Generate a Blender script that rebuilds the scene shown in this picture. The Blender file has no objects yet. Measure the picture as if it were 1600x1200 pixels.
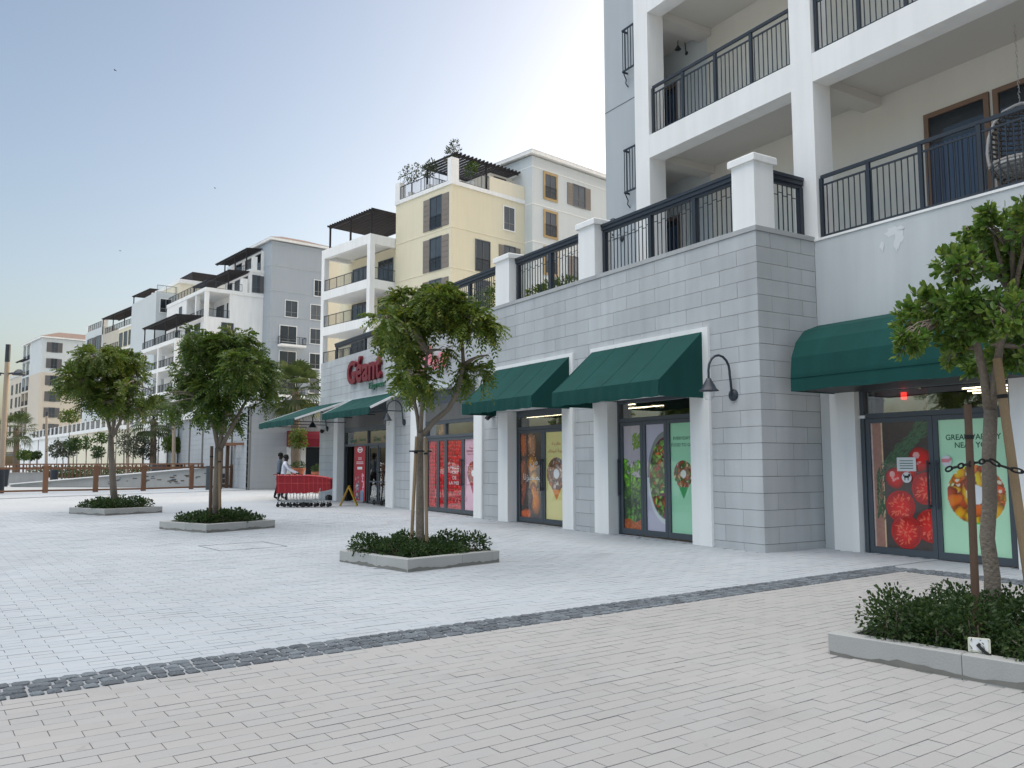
import bpy, math, random
import numpy as np
from mathutils import Matrix, Vector
random.seed(7); RNG = np.random.default_rng(7)
SC = bpy.context.scene
COL = SC.collection
rad = math.radians

# ------------------------------------------------------------------ camera, world, fill lamp, exposure
cam_d = bpy.data.cameras.new("camera"); cam = bpy.data.objects.new("camera", cam_d); COL.objects.link(cam)
cam_d.sensor_fit = 'HORIZONTAL'; cam_d.sensor_width = 36.0; cam_d.lens = 36.0 * 1310.54 / 1600.0
cam_d.clip_start = 0.05; cam_d.clip_end = 3000
YAW, PIT, ROL = rad(31.711), rad(5.4685), rad(-0.1047)
fw = Vector((math.sin(YAW)*math.cos(PIT), math.cos(YAW)*math.cos(PIT), math.sin(PIT)))
rt = Vector((math.cos(YAW), -math.sin(YAW), 0)); up = rt.cross(fw)
rt2 = rt*math.cos(ROL) + up*math.sin(ROL); up2 = up*math.cos(ROL) - rt*math.sin(ROL)
CAMH = 1.45
mw = Matrix.Identity(4)
for i in range(3):
    mw[i][0], mw[i][1], mw[i][2] = rt2[i], up2[i], -fw[i]
mw[2][3] = CAMH
cam.matrix_world = mw
SC.camera = cam

SUN_AZ, SUN_EL = rad(79), rad(16)
world = bpy.data.worlds.new("World"); SC.world = world; world.use_nodes = True
wn = world.node_tree; bg = wn.nodes["Background"]
sky = wn.nodes.new("ShaderNodeTexSky"); sky.sky_type = 'NISHITA'; sky.sun_disc = False
sky.sun_elevation = SUN_EL; sky.sun_rotation = SUN_AZ
sky.altitude = 0; sky.air_density = 0.9; sky.dust_density = 4.2; sky.ozone_density = 0.3
wn.links.new(sky.outputs[0], bg.inputs[0]); bg.inputs[1].default_value = 0.116
fill_lamp_d = bpy.data.lights.new("fill_lamp", 'SUN'); fill_lamp = bpy.data.objects.new("fill_lamp", fill_lamp_d); COL.objects.link(fill_lamp)
fill_lamp_d.energy = 1.65; fill_lamp_d.angle = rad(70); fill_lamp_d.color = (1, .97, .92)
# hazy early light: low sunlight stays behind buildings; added fill lamp brightens the plaza from seaward
LAMP_AZ, LAMP_EL = rad(-92), rad(77)
sd = Vector((math.sin(LAMP_AZ)*math.cos(LAMP_EL), math.cos(LAMP_AZ)*math.cos(LAMP_EL), math.sin(LAMP_EL)))
fill_lamp.rotation_euler = (-sd).to_track_quat('-Z', 'Y').to_euler()
SC.view_settings.view_transform = 'Standard'; SC.view_settings.look = 'None'
SC.view_settings.exposure = 1.21; SC.view_settings.gamma = 1.0; SC.view_settings.use_curve_mapping = False
SC.cycles.use_denoising = True
SC.cycles.max_bounces = 6; SC.cycles.transparent_max_bounces = 12

# ------------------------------------------------------------------ helpers
def gz(y):                       # the plaza falls very slightly towards the camera
    return 0.007*(min(y, 47.0) - 9.66)
def lin(r, g, b):
    return tuple(((c/255.0)/12.92 if c/255.0 <= .04045 else ((c/255.0+.055)/1.055)**2.4) for c in (r, g, b))

def base_mat(name):
    m = bpy.data.materials.new(name); m.use_nodes = True
    return m, m.node_tree.nodes, m.node_tree.links, m.node_tree.nodes["Principled BSDF"]
def math_n(N, L, op, a, b):
    n = N.new("ShaderNodeMath"); n.operation = op
    for i, v in enumerate((a, b)):
        if hasattr(v, 'is_linked') or isinstance(v, bpy.types.NodeSocket): L.new(v, n.inputs[i])
        else: n.inputs[i].default_value = v
    return n.outputs[0]
def pm(name, col, rough=.75, var=.12, scale=6.0, fine=.06, fscale=90.0, island=0.0, bump=0.0, bscale=60.0, metal=0.0, spec=.4, streak=0.0, tint=None, tintamt=0.0, spots=0.0):
    """procedural surface: base colour times broad noise, fine grain, optional vertical streaks and a per-piece tone"""
    m, N, L, P = base_mat(name)
    geo = N.new("ShaderNodeNewGeometry"); tc = geo.outputs['Position']
    n1 = N.new("ShaderNodeTexNoise"); n1.inputs['Scale'].default_value = scale/6.0; n1.inputs['Detail'].default_value = 5
    n2 = N.new("ShaderNodeTexNoise"); n2.inputs['Scale'].default_value = fscale; n2.inputs['Detail'].default_value = 2
    L.new(tc, n1.inputs[0]); L.new(tc, n2.inputs[0])
    f = math_n(N, L, 'MULTIPLY_ADD', n1.outputs[0], 2*var); f.node.inputs[2].default_value = 1-var
    g = math_n(N, L, 'MULTIPLY_ADD', n2.outputs[0], 2*fine); g.node.inputs[2].default_value = 1-fine
    k = math_n(N, L, 'MULTIPLY', f, g)
    if streak:
        mp = N.new("ShaderNodeMapping"); mp.inputs['Scale'].default_value = (3, 3, .25); L.new(tc, mp.inputs[0])
        n3 = N.new("ShaderNodeTexNoise"); n3.inputs['Scale'].default_value = 1.2; n3.inputs['Detail'].default_value = 6; L.new(mp.outputs[0], n3.inputs[0])
        s = math_n(N, L, 'MULTIPLY_ADD', n3.outputs[0], 2*streak); s.node.inputs[2].default_value = 1-streak
        k = math_n(N, L, 'MULTIPLY', k, s)
    if spots:      # worn and spilt patches with their own outline
        n5 = N.new("ShaderNodeTexNoise"); n5.inputs['Scale'].default_value = .9; n5.inputs['Detail'].default_value = 8; n5.inputs['Roughness'].default_value = .65; L.new(tc, n5.inputs[0])
        n6 = N.new("ShaderNodeTexNoise"); n6.inputs['Scale'].default_value = 7.0; n6.inputs['Detail'].default_value = 3; L.new(tc, n6.inputs[0])
        for nn, lo, hi, am in ((n5, .56, .70, spots), (n6, .68, .74, spots*1.3)):
            mr = N.new("ShaderNodeMapRange"); mr.inputs[1].default_value = lo; mr.inputs[2].default_value = hi; mr.inputs[3].default_value = 1; mr.inputs[4].default_value = 1-am; L.new(nn.outputs[0], mr.inputs[0])
            k = math_n(N, L, 'MULTIPLY', k, mr.outputs[0])
    rnd = None
    if island or tint:
        oi = N.new("ShaderNodeObjectInfo")
        a = math_n(N, L, 'ADD', geo.outputs['Random Per Island'], oi.outputs['Random'])
        rnd = math_n(N, L, 'FRACT', a, 0)
        w = math_n(N, L, 'MULTIPLY_ADD', rnd, 2*island); w.node.inputs[2].default_value = 1-island
        k = math_n(N, L, 'MULTIPLY', k, w)
    mix = N.new("ShaderNodeMix"); mix.data_type = 'RGBA'; mix.blend_type = 'MULTIPLY'; mix.inputs[0].default_value = 1
    mix.inputs[6].default_value = (*col, 1)
    if tint:
        tm = N.new("ShaderNodeMix"); tm.data_type = 'RGBA'; tm.inputs[6].default_value = (*col, 1); tm.inputs[7].default_value = (*tint, 1)
        r2 = math_n(N, L, 'MULTIPLY', rnd, 17.31); r3 = math_n(N, L, 'FRACT', r2, 0); r4 = math_n(N, L, 'MULTIPLY', r3, tintamt)
        L.new(r4, tm.inputs[0]); L.new(tm.outputs[2], mix.inputs[6])
    L.new(k, mix.inputs[7]); L.new(mix.outputs[2], P.inputs['Base Color'])
    P.inputs['Roughness'].default_value = rough; P.inputs['Metallic'].default_value = metal; P.inputs['Specular IOR Level'].default_value = spec
    if bump:
        b = N.new("ShaderNodeBump"); b.inputs['Strength'].default_value = bump; b.inputs['Distance'].default_value = .02
        n4 = N.new("ShaderNodeTexNoise"); n4.inputs['Scale'].default_value = bscale; n4.inputs['Detail'].default_value = 4; L.new(tc, n4.inputs[0])
        L.new(n4.outputs[0], b.inputs['Height']); L.new(b.outputs[0], P.inputs['Normal'])
    return m
def leaf_mat(name, c0, c1, c2, gloss=.45):
    m, N, L, P = base_mat(name)
    geo = N.new("ShaderNodeNewGeometry"); oi = N.new("ShaderNodeObjectInfo")
    a = math_n(N, L, 'ADD', geo.outputs['Random Per Island'], oi.outputs['Random']); fr = math_n(N, L, 'FRACT', a, 0)
    cr = N.new("ShaderNodeValToRGB"); e = cr.color_ramp.elements
    e[0].position = 0; e[0].color = (*c0, 1); e[1].position = 1; e[1].color = (*c2, 1)
    x = e.new(.55); x.color = (*c1, 1)
    n1 = N.new("ShaderNodeTexNoise"); n1.inputs['Scale'].default_value = 1.6; L.new(geo.outputs['Position'], n1.inputs[0])
    h = math_n(N, L, 'MULTIPLY_ADD', fr, .6); h.node.inputs[2].default_value = -.02
    h2 = math_n(N, L, 'MULTIPLY_ADD', n1.outputs[0], .5); L.new(h, h2.node.inputs[2])
    L.new(h2, cr.inputs[0]); L.new(cr.outputs[0], P.inputs['Base Color'])
    P.inputs['Roughness'].default_value = gloss; P.inputs['Specular IOR Level'].default_value = .4
    tr = N.new("ShaderNodeBsdfTranslucent"); L.new(cr.outputs[0], tr.inputs[0])
    mx = N.new("ShaderNodeMixShader"); mx.inputs[0].default_value = .42
    L.new(P.outputs[0], mx.inputs[1]); L.new(tr.outputs[0], mx.inputs[2]); L.new(mx.outputs[0], N["Material Output"].inputs[0])
    return m
def glass_mat(name, tint=(.9, .95, .95), opaque=None, rough=.02, coat=.035):
    m, N, L, P = base_mat(name)
    geo = N.new("ShaderNodeNewGeometry"); nz = N.new("ShaderNodeTexNoise"); nz.inputs['Scale'].default_value = .8; L.new(geo.outputs['Position'], nz.inputs[0])
    b = N.new("ShaderNodeBump"); b.inputs['Strength'].default_value = .05; b.inputs['Distance'].default_value = .15; L.new(nz.outputs[0], b.inputs['Height'])
    if opaque:
        cr = N.new("ShaderNodeMix"); cr.data_type = 'RGBA'; cr.inputs[6].default_value = (*opaque, 1); cr.inputs[7].default_value = (*[c*2.2 for c in opaque], 1)
        L.new(nz.outputs[0], cr.inputs[0]); L.new(cr.outputs[2], P.inputs['Base Color'])
        P.inputs['Roughness'].default_value = rough; P.inputs['Specular IOR Level'].default_value = .6; L.new(b.outputs[0], P.inputs['Normal'])
        return m
    lw = N.new("ShaderNodeLayerWeight"); lw.inputs['Blend'].default_value = .5; L.new(b.outputs[0], lw.inputs['Normal'])
    f3 = math_n(N, L, 'POWER', lw.outputs['Facing'], 3.0)
    tr = N.new("ShaderNodeBsdfTransparent"); tr.inputs[0].default_value = (*tint, 1)
    gl = N.new("ShaderNodeBsdfGlossy"); gl.inputs['Roughness'].default_value = rough; L.new(b.outputs[0], gl.inputs['Normal'])
    k = math_n(N, L, 'MULTIPLY_ADD', f3, .75); k.node.inputs[2].default_value = coat; k.node.use_clamp = True
    mx = N.new("ShaderNodeMixShader"); L.new(k, mx.inputs[0]); L.new(tr.outputs[0], mx.inputs[1]); L.new(gl.outputs[0], mx.inputs[2])
    L.new(mx.outputs[0], N["Material Output"].inputs[0])
    return m
def emit_mat(name, col, s):
    m, N, L, P = base_mat(name); P.inputs['Base Color'].default_value = (*col, 1)
    P.inputs['Emission Color'].default_value = (*col, 1); P.inputs['Emission Strength'].default_value = s
    return m
def print_mat(name):
    m, N, L, P = base_mat(name); a = N.new("ShaderNodeAttribute"); a.attribute_name = "print"
    L.new(a.outputs[0], P.inputs['Base Color']); P.inputs['Roughness'].default_value = .35; P.inputs['Specular IOR Level'].default_value = .5
    return m

W = {}          # object -> root world matrix
def tag(o, label=None, cat=None, group=None, kind=None):
    if label: o["label"] = label
    if cat: o["category"] = cat
    if group: o["group"] = group
    if kind: o["kind"] = kind
    return o
def thing(name, label, cat, loc=(0, 0, 0), rz=0.0, group=None):
    o = bpy.data.objects.new(name, None); COL.objects.link(o); o.empty_display_size = .2
    o.location = loc; o.rotation_euler = (0, 0, rz); tag(o, label, cat, group)
    W[o] = Matrix.Translation(loc) @ Matrix.Rotation(rz, 4, 'Z')
    return o
def struct(name, label, loc=(0, 0, 0)):
    o = bpy.data.objects.new(name, None); COL.objects.link(o); o.location = loc; o["kind"] = "structure"; o["label"] = label
    W[o] = Matrix.Translation(loc); return o
class MB:
    """collects faces of one part; M maps the builder's coordinates to the world"""
    def __init__(s, M=None): s.v = []; s.f = []; s.mi = []; s.M = M or Matrix.Identity(4); s.cur = 0
    def add(s, vs, fs):
        n = len(s.v); s.v += [s.M @ Vector(v) for v in vs]; s.f += [[i+n for i in f] for f in fs]; s.mi += [s.cur]*len(fs); return s
    def box(s, x0, x1, y0, y1, z0, z1):
        return s.add([(x0,y0,z0),(x1,y0,z0),(x1,y1,z0),(x0,y1,z0),(x0,y0,z1),(x1,y0,z1),(x1,y1,z1),(x0,y1,z1)],
            [(3,2,1,0),(4,5,6,7),(0,1,5,4),(1,2,6,5),(2,3,7,6),(3,0,4,7)])
    def bbox(s, x0, x1, y0, y1, z0, z1, b=.006):
        """box with chamfered top and side edges"""
        vs = []; 
        for z, i in ((z0, 0), (z1-b, 0), (z1, b)):
            vs += [(x0+i,y0+i,z),(x1-i,y0+i,z),(x1-i,y1-i,z),(x0+i,y1-i,z)]
        fs = [(3,2,1,0),(8,9,10,11)]
        for k in (0, 4):
            for j in range(4): fs.append((k+j, k+(j+1)%4, k+4+(j+1)%4, k+4+j))
        return s.add(vs, fs)
    def bar(s, a, b, w, h, upv=(0, 0, 1)):
        a, b = Vector(a), Vector(b); d = (b-a).normalized(); u = Vector(upv)
        sd_ = d.cross(u); sd_ = sd_.normalized() if sd_.length > 1e-6 else Vector((1, 0, 0)); u = sd_.cross(d)
        p = []
        for c in (a, b):
            for i, j in ((-1,-1),(1,-1),(1,1),(-1,1)): p.append(c + sd_*(i*w/2) + u*(j*h/2))
        return s.add(p, [(0,1,2,3),(7,6,5,4),(0,4,5,1),(1,5,6,2),(2,6,7,3),(3,7,4,0)])
    def tube(s, pts, rs, n=8, cap=True):
        pts = [Vector(p) for p in pts]
        if not hasattr(rs, '__len__'): rs = [rs]*len(pts)
        vs, fs = [], []; u = None
        for i, p in enumerate(pts):
            d = (pts[min(i+1, len(pts)-1)] - pts[max(i-1, 0)]).normalized()
            if u is None: u = d.orthogonal().normalized()
            u = (u - d*u.dot(d)).normalized(); w = d.cross(u)
            for k in range(n):
                a = 2*math.pi*k/n; vs.append(p + (u*math.cos(a) + w*math.sin(a))*rs[i])
        for i in range(len(pts)-1):
            for k in range(n):
                fs.append((i*n+k, i*n+(k+1)%n, (i+1)*n+(k+1)%n, (i+1)*n+k))
        if cap: fs += [tuple(range(n-1, -1, -1)), tuple(range((len(pts)-1)*n, len(pts)*n))]
        return s.add(vs, fs)
    def prism(s, poly, d0, d1, axis='z'):
        n = len(poly)
        def P(a, b, c): return {'z': (a, b, c), 'y': (a, c, b), 'x': (c, a, b)}[axis]
        vs = [P(a, b, d0) for a, b in poly] + [P(a, b, d1) for a, b in poly]
        fs = [tuple(range(n-1, -1, -1)), tuple(range(n, 2*n))] + [(i, (i+1) % n, n+(i+1) % n, n+i) for i in range(n)]
        return s.add(vs, fs)
    def disc(s, c, r, axis, n=16):   # thin facing polygon
        return s
    def lathe(s, prof, n=16, c=(0, 0, 0)):
        vs, fs = [], []
        for r, z in prof:
            for k in range(n): a = 2*math.pi*k/n; vs.append((c[0]+r*math.cos(a), c[1]+r*math.sin(a), c[2]+z))
        for i in range(len(prof)-1):
            for k in range(n): fs.append((i*n+k, i*n+(k+1)%n, (i+1)*n+(k+1)%n, (i+1)*n+k))
        return s.add(vs, fs)
    def build(s, name, mat, parent=None, kind=None, label=None, smooth=False, world=True):
        me = bpy.data.meshes.new(name)
        if parent is not None and world:
            inv = W[parent].inverted(); vs = [inv @ v for v in s.v]
        else: vs = s.v
        me.from_pydata([tuple(v) for v in vs], [], s.f)
        for m_ in (mat if isinstance(mat, (list, tuple)) else [mat]): me.materials.append(m_)
        if any(s.mi): me.polygons.foreach_set('material_index', s.mi)
        if smooth: me.polygons.foreach_set('use_smooth', [True]*len(me.polygons))
        return link(name, me, parent, kind, label)
def link(name, me, parent=None, kind=None, label=None, loc=None):
    o = bpy.data.objects.new(name, me); COL.objects.link(o)
    if parent is not None: o.parent = parent; W[o] = W[parent]
    else: W[o] = Matrix.Identity(4)
    if loc is not None: o.location = loc
    if kind: o["kind"] = kind
    if label: o["label"] = label
    return o
def fast_mesh(name, V, F, mat, parent=None, kind=None, smooth=False):
    """V (n,3) world, F (m,k) int array"""
    V = np.asarray(V, float); F = np.asarray(F, np.int32)
    if parent is not None:
        inv = np.array(W[parent].inverted()); V = V @ inv[:3, :3].T + inv[:3, 3]
    me = bpy.data.meshes.new(name); m, k = F.shape
    me.vertices.add(len(V)); me.vertices.foreach_set('co', V.astype(np.float32).ravel())
    me.loops.add(m*k); me.loops.foreach_set('vertex_index', F.ravel())
    me.polygons.add(m); me.polygons.foreach_set('loop_start', np.arange(0, m*k, k, dtype=np.int32)); me.polygons.foreach_set('loop_total', np.full(m, k, np.int32))
    me.polygons.foreach_set('use_smooth', np.full(m, bool(smooth)))
    me.update(calc_edges=True); me.validate()
    me.materials.append(mat)
    return link(name, me, parent, kind)
def box_arrays(B):
    """B list of 8-corner arrays (n,8,3): bottom ring then top ring -> V,F"""
    B = np.asarray(B, float); n = len(B); V = B.reshape(-1, 3)
    q = np.array([(3,2,1,0),(4,5,6,7),(0,1,5,4),(1,2,6,5),(2,3,7,6),(3,0,4,7)])
    F = (q[None] + 8*np.arange(n)[:, None, None]).reshape(-1, 4)
    return V, F
def text_mesh(body, M, wid, hei, depth=0.0, bold=0.0, name='lettering', mat=None, parent=None, mats=None, spacing=1.0):
    cu = bpy.data.curves.new(name, 'FONT'); cu.body = body; cu.align_x = 'LEFT'; cu.extrude = depth/2; cu.offset = bold; cu.space_line = spacing; cu.resolution_u = 4
    ob = bpy.data.objects.new(name, cu); COL.objects.link(ob)
    dg = bpy.context.evaluated_depsgraph_get(); me = bpy.data.meshes.new_from_object(ob.evaluated_get(dg))
    bpy.data.objects.remove(ob); bpy.data.curves.remove(cu)
    n = len(me.vertices)
    if n == 0: return None
    co = np.empty(n*3); me.vertices.foreach_get('co', co); co = co.reshape(-1, 3)
    lo, hi = co.min(0), co.max(0)
    co[:, 0] = (co[:, 0]-lo[0])*wid/(hi[0]-lo[0]); co[:, 1] = (co[:, 1]-lo[1])*hei/(hi[1]-lo[1])
    if depth: co[:, 2] = (co[:, 2]-lo[2])*depth/max(hi[2]-lo[2], 1e-9)
    else: co[:, 2] = 0
    MM = np.array(W[parent].inverted() @ M if parent is not None else M)
    co = co @ MM[:3, :3].T + MM[:3, 3]
    me.vertices.foreach_set('co', co.astype(np.float32).ravel()); me.update()
    me.materials.clear()
    for m_ in (mats or [mat]): me.materials.append(m_)
    if mats and depth:
        for p_ in me.polygons:
            pass
    me.name = name
    return link(name, me, parent)

# ------------------------------------------------------------------ materials
M_ = {}
M_['stone'] = pm('stone_block', (.46,.475,.48), .85, .20, 4, .10, 120, island=.055, bump=.25, bscale=70, streak=.17)
M_['stone_far'] = pm('stone_far', (.42,.44,.46), .85, .12, 3, .06, 60, island=.08, streak=.1)
M_['joint'] = pm('joint', (.10,.10,.10), .95)
M_['coping'] = pm('coping_stone', (.40,.41,.41), .8, .12, 8, .08, 90, island=.06, streak=.12)
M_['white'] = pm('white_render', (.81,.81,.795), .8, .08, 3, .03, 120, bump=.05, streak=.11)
M_['plaster'] = pm('grey_plaster', (.51,.535,.54), .85, .12, 3, .04, 100, bump=.15, bscale=90, streak=.14)
M_['cream'] = pm('cream_render', (.71,.655,.49), .85, .05, 2, .03, 60, streak=.05)
M_['cream2'] = pm('pale_cream_render', (.76,.70,.55), .85, .05, 2, .03, 60, streak=.05)
M_['warm'] = pm('warm_white_render', (.70,.68,.62), .85, .06, 3, .03, 100, streak=.05)
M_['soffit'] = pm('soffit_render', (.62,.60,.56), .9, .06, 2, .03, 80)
M_['greyren'] = pm('blue_grey_render', (.36,.40,.44), .85, .06, 2, .03, 60, streak=.06)
M_['palegrey'] = pm('pale_grey_render', (.56,.60,.61), .85, .05, 2, .03, 60, streak=.05)
M_['greywall'] = pm('mid_grey_render', (.42,.455,.48), .85, .06, 3, .04, 80, streak=.08)
M_['beige'] = pm('beige_render', (.56,.51,.43), .85, .05, 2, .03, 60, streak=.05)
M_['paver_far'] = pm('pale_paver', (.385,.412,.437), .8, .16, 2.2, .06, 140, island=.022, tint=(.412,.42,.43), tintamt=.5, spots=.09)
M_['paver_near'] = pm('warm_paver', (.345,.338,.326), .8, .16, 2.2, .08, 160, island=.022, bump=.1, bscale=200, tint=(.362,.342,.33), tintamt=.8, spots=.10)
M_['pave_joint'] = pm('paving_joint', (.20,.20,.20), .95, .2, 8)
M_['cobble'] = pm('dark_cobble', (.135,.15,.165), .8, .3, 40, .35, 90, island=.30, bump=1.0, bscale=60)
M_['grout'] = pm('pale_grout', (.30,.31,.32), .9, .2, 20)
M_['kerb'] = pm('kerb_stone', (.37,.37,.355), .85, .16, 8, .08, 110, island=.05, bump=.12, streak=.08)
M_['damp'] = pm('damp_stain', (.19,.185,.165), .9, .3, 30)
M_['soil'] = pm('soil', (.03,.026,.022), 1, .3, 20)
M_['green'] = pm('green_canvas', (.006,.056,.048), .85, .22, 5, .10, 400, bump=.12, bscale=14, spec=.25, streak=.18)
M_['red'] = pm('red_canvas', (.20,.008,.022), .8, .1, 6)
M_['frame'] = pm('slate_metal', (.075,.09,.105), .45, .08, 6, .03, 80)
M_['rail'] = pm('navy_metal', (.028,.036,.048), .45, .1, 6, .03, 80)
M_['black'] = pm('black_metal', (.012,.012,.013), .5, .1, 6)
M_['pergola'] = pm('dark_timber', (.022,.019,.020), .8, .15, 6)
M_['louvre'] = pm('grey_louvre', (.22,.215,.205), .6, .08, 6)
M_['shutter'] = pm('taupe_shutter', (.21,.185,.165), .8, .1, 6, island=.05)
M_['shutterg'] = pm('grey_shutter', (.12,.115,.115), .8, .1, 6)
M_['sandframe'] = pm('sand_surround', (.42,.30,.15), .8, .08, 6)
M_['roof'] = pm('roof_tile', (.20,.14,.115), .85, .2, 8, .12, 20)
M_['timber'] = pm('brown_timber', (.17,.085,.048), .7, .2, 10, .12, 60, island=.15)
M_['timberdk'] = pm('dark_brown_timber', (.10,.06,.038), .7, .2, 10, .12, 60)
M_['stake'] = pm('timber_stake', (.27,.19,.11), .85, .25, 10, .15, 80, bump=.2)
M_['bark'] = pm('grey_bark', (.20,.165,.13), .95, .35, 14, .3, 45, bump=1.0, bscale=35, streak=.3)
M_['palmbark'] = pm('palm_bark', (.19,.145,.105), .95, .3, 14, .25, 30, bump=.8, bscale=25)
M_['lamptan'] = pm('tan_post', (.36,.29,.22), .7, .1, 6)
M_['pane'] = glass_mat('dark_pane', opaque=(.012,.016,.02), rough=.04)
M_['panecurtain'] = glass_mat('curtained_pane', opaque=(.07,.075,.08), rough=.08)
M_['panesky'] = glass_mat('grey_pane', opaque=(.03,.036,.042), rough=.03)
M_['paint'] = pm('paint_touch_up', (.64,.655,.66), .8)
M_['paneblue'] = glass_mat('blue_curtain_pane', opaque=(.022,.038,.07), rough=.06)
M_['glass'] = glass_mat('shop_glass', tint=(.985,.99,.99), coat=.015)
M_['glass_coated'] = glass_mat('coated_transom_glass', coat=.30)
M_['glass_door'] = glass_mat('entrance_glass', coat=.12)
M_['print'] = print_mat('printed_film')
M_['interior'] = pm('shop_interior', (.05,.045,.045), .9)
M_['strip'] = emit_mat('strip_light', (1,.78,.5), 4.0)
M_['chrome'] = pm('galvanised_wire', (.5,.5,.5), .35, .05, 6, metal=1.0)
M_['redplastic'] = pm('red_plastic', (.27,.004,.012), .4, .1, 6, spec=.5)
M_['redrim'] = pm('red_plastic_rim', (.50,.03,.04), .4, .1, 6, spec=.5)
M_['yellow'] = pm('yellow_plastic', (.55,.33,.02), .5, .12, 10)
M_['rubber'] = pm('black_rubber', (.01,.01,.01), .7)
M_['terra'] = pm('terracotta', (.36,.12,.065), .85, .15, 8)
M_['signred'] = pm('sign_face', (.80,.26,.30), .4, .04, 3)
M_['signdark'] = pm('sign_side', (.16,.006,.015), .5)
M_['textgreen'] = pm('text_green', (.02,.13,.07), .5)
M_['textred'] = pm('text_red', (.35,.01,.03), .5)
M_['textwhite'] = pm('text_white', (.8,.8,.8), .5)
M_['textorange'] = pm('text_orange', (.55,.16,.04), .5)
M_['paper'] = pm('white_paper', (.75,.75,.75), .7)
M_['wicker'] = pm('grey_wicker', (.12,.115,.115), .7, .2, 20)
M_['wickerlt'] = pm('pale_wicker_rim', (.42,.40,.38), .6)
M_['brownframe'] = pm('brown_door_frame', (.20,.125,.085), .6, .1, 6)
M_['skin'] = pm('dark_skin', (.035,.018,.012), .6)
M_['hair'] = pm('black_hair', (.006,.006,.006), .8)
M_['shirt'] = pm('white_shirt', (.62,.64,.72), .85, .1, 20)
M_['shirtg'] = pm('grey_shirt', (.10,.13,.17), .85, .1, 20)
M_['trouser'] = pm('black_trouser', (.008,.008,.01), .9)
M_['cable'] = pm('black_cable', (.01,.01,.011), .6)
M_['jbox'] = pm('cream_box', (.62,.61,.50), .5)
M_['leaf_pinnate'] = leaf_mat('pinnate_leaf', (.050,.092,.016), (.105,.165,.023), (.30,.28,.04))
M_['leaf_dark'] = leaf_mat('dark_leaf', (.032,.074,.015), (.070,.125,.020), (.18,.20,.03))
M_['leaf_mid'] = leaf_mat('mid_leaf', (.042,.085,.015), (.085,.142,.021), (.22,.215,.034))
M_['leaf_glossy'] = leaf_mat('glossy_leaf', (.048,.105,.020), (.105,.195,.032), (.27,.32,.06), .3)
M_['leaf_hedge'] = leaf_mat('hedge_leaf', (.018,.046,.014), (.038,.078,.020), (.10,.135,.034))
M_['leaf_palm'] = leaf_mat('palm_leaf', (.035,.06,.02), (.07,.10,.03), (.13,.15,.06))
M_['leaf_olive'] = leaf_mat('olive_leaf', (.035,.045,.03), (.06,.075,.045), (.11,.12,.07))
M_['leaf_bright'] = leaf_mat('bright_leaf', (.03,.07,.012), (.06,.11,.018), (.12,.17,.03))
# ------------------------------------------------------------------ ground
TH = 0.0749; E1 = np.array([math.cos(TH), math.sin(TH)]); E2 = np.array([-math.sin(TH), math.cos(TH)]); O2 = np.array([0.12, 6.31])
PL, PW, JT = 0.31, 0.118, 0.0052
SW, AC = 0.44, 10.57             # strip width, corner of the strip along its length
def ab(a, b): return O2 + a*E1 + b*E2

def ground_mat(name='paved_ground', c1=(.39,.416,.44,1), c2=(.402,.42,.435,1), b0=SW):
    m, N, L, P = base_mat(name)
    geo = N.new("ShaderNodeNewGeometry"); mp = N.new("ShaderNodeMapping"); mp.vector_type = 'TEXTURE'
    o = ab(0, b0); mp.inputs['Location'].default_value = (o[0], o[1], 0); mp.inputs['Rotation'].default_value = (0, 0, TH)
    L.new(geo.outputs['Position'], mp.inputs[0])
    br = N.new("ShaderNodeTexBrick"); br.offset = .5; br.inputs['Scale'].default_value = 1; br.inputs['Mortar Size'].default_value = .003
    br.inputs['Brick Width'].default_value = PL; br.inputs['Row Height'].default_value = PW
    br.inputs['Color1'].default_value = c1; br.inputs['Color2'].default_value = c2; br.inputs['Mortar'].default_value = (.24,.25,.26,1)
    L.new(mp.outputs[0], br.inputs[0])
    n = N.new("ShaderNodeTexNoise"); n.inputs['Scale'].default_value = .35; n.inputs['Detail'].default_value = 6; L.new(geo.outputs['Position'], n.inputs[0])
    f = math_n(N, L, 'MULTIPLY_ADD', n.outputs[0], .28); f.node.inputs[2].default_value = .84
    mx = N.new("ShaderNodeMix"); mx.data_type = 'RGBA'; mx.blend_type = 'MULTIPLY'; mx.inputs[0].default_value = 1
    L.new(br.outputs[0], mx.inputs[6]); L.new(f, mx.inputs[7]); L.new(mx.outputs[2], P.inputs['Base Color']); P.inputs['Roughness'].default_value = .8
    return m
MG = ground_mat()
plaza = struct('plaza', 'pale block paved plaza in front of the shops')
def zq(x, y, off=0.0): return (x, y, gz(y)+off)
mb = MB(); mb.add([zq(-80,-60,-.010), zq(60,-60,-.010), zq(60,47,-.010), zq(-80,47,-.010)], [(0,1,2,3)]); mb.build('paved_surface', MG, plaza)
mb = MB(); ps = [ab(-60,-60), ab(AC,-60), ab(AC,0), ab(-60,0)]; mb.add([zq(p[0], p[1], -.0085) for p in ps], [(0,1,2,3)]); mb.build('warm_paved_surface', ground_mat('warm_paved_ground', (.345,.338,.326,1), (.357,.342,.33,1), 0.0), plaza)
prom = struct('promenade', 'paved promenade beyond the timber fence')
mb = MB(); mb.add([(-1500,47,.261-.010),(1500,47,.261-.010),(1500,2500,.261-.010),(-1500,2500,.261-.010)], [(0,1,2,3)]); mb.build('paved_surface', pm('far_paving', (.42,.42,.41), .85, .15, .5), prom)
lowg = struct('ground', 'ground around the plaza')
mb = MB(); mb.add([(-1500,-1500,-.7),(1500,-1500,-.7),(1500,46.9,-.7),(-1500,46.9,-.7)], [(0,1,2,3)]); mb.build('sandy_ground', pm('sandy_ground', (.35,.31,.25), .95, .2, .5), lowg)

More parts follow.
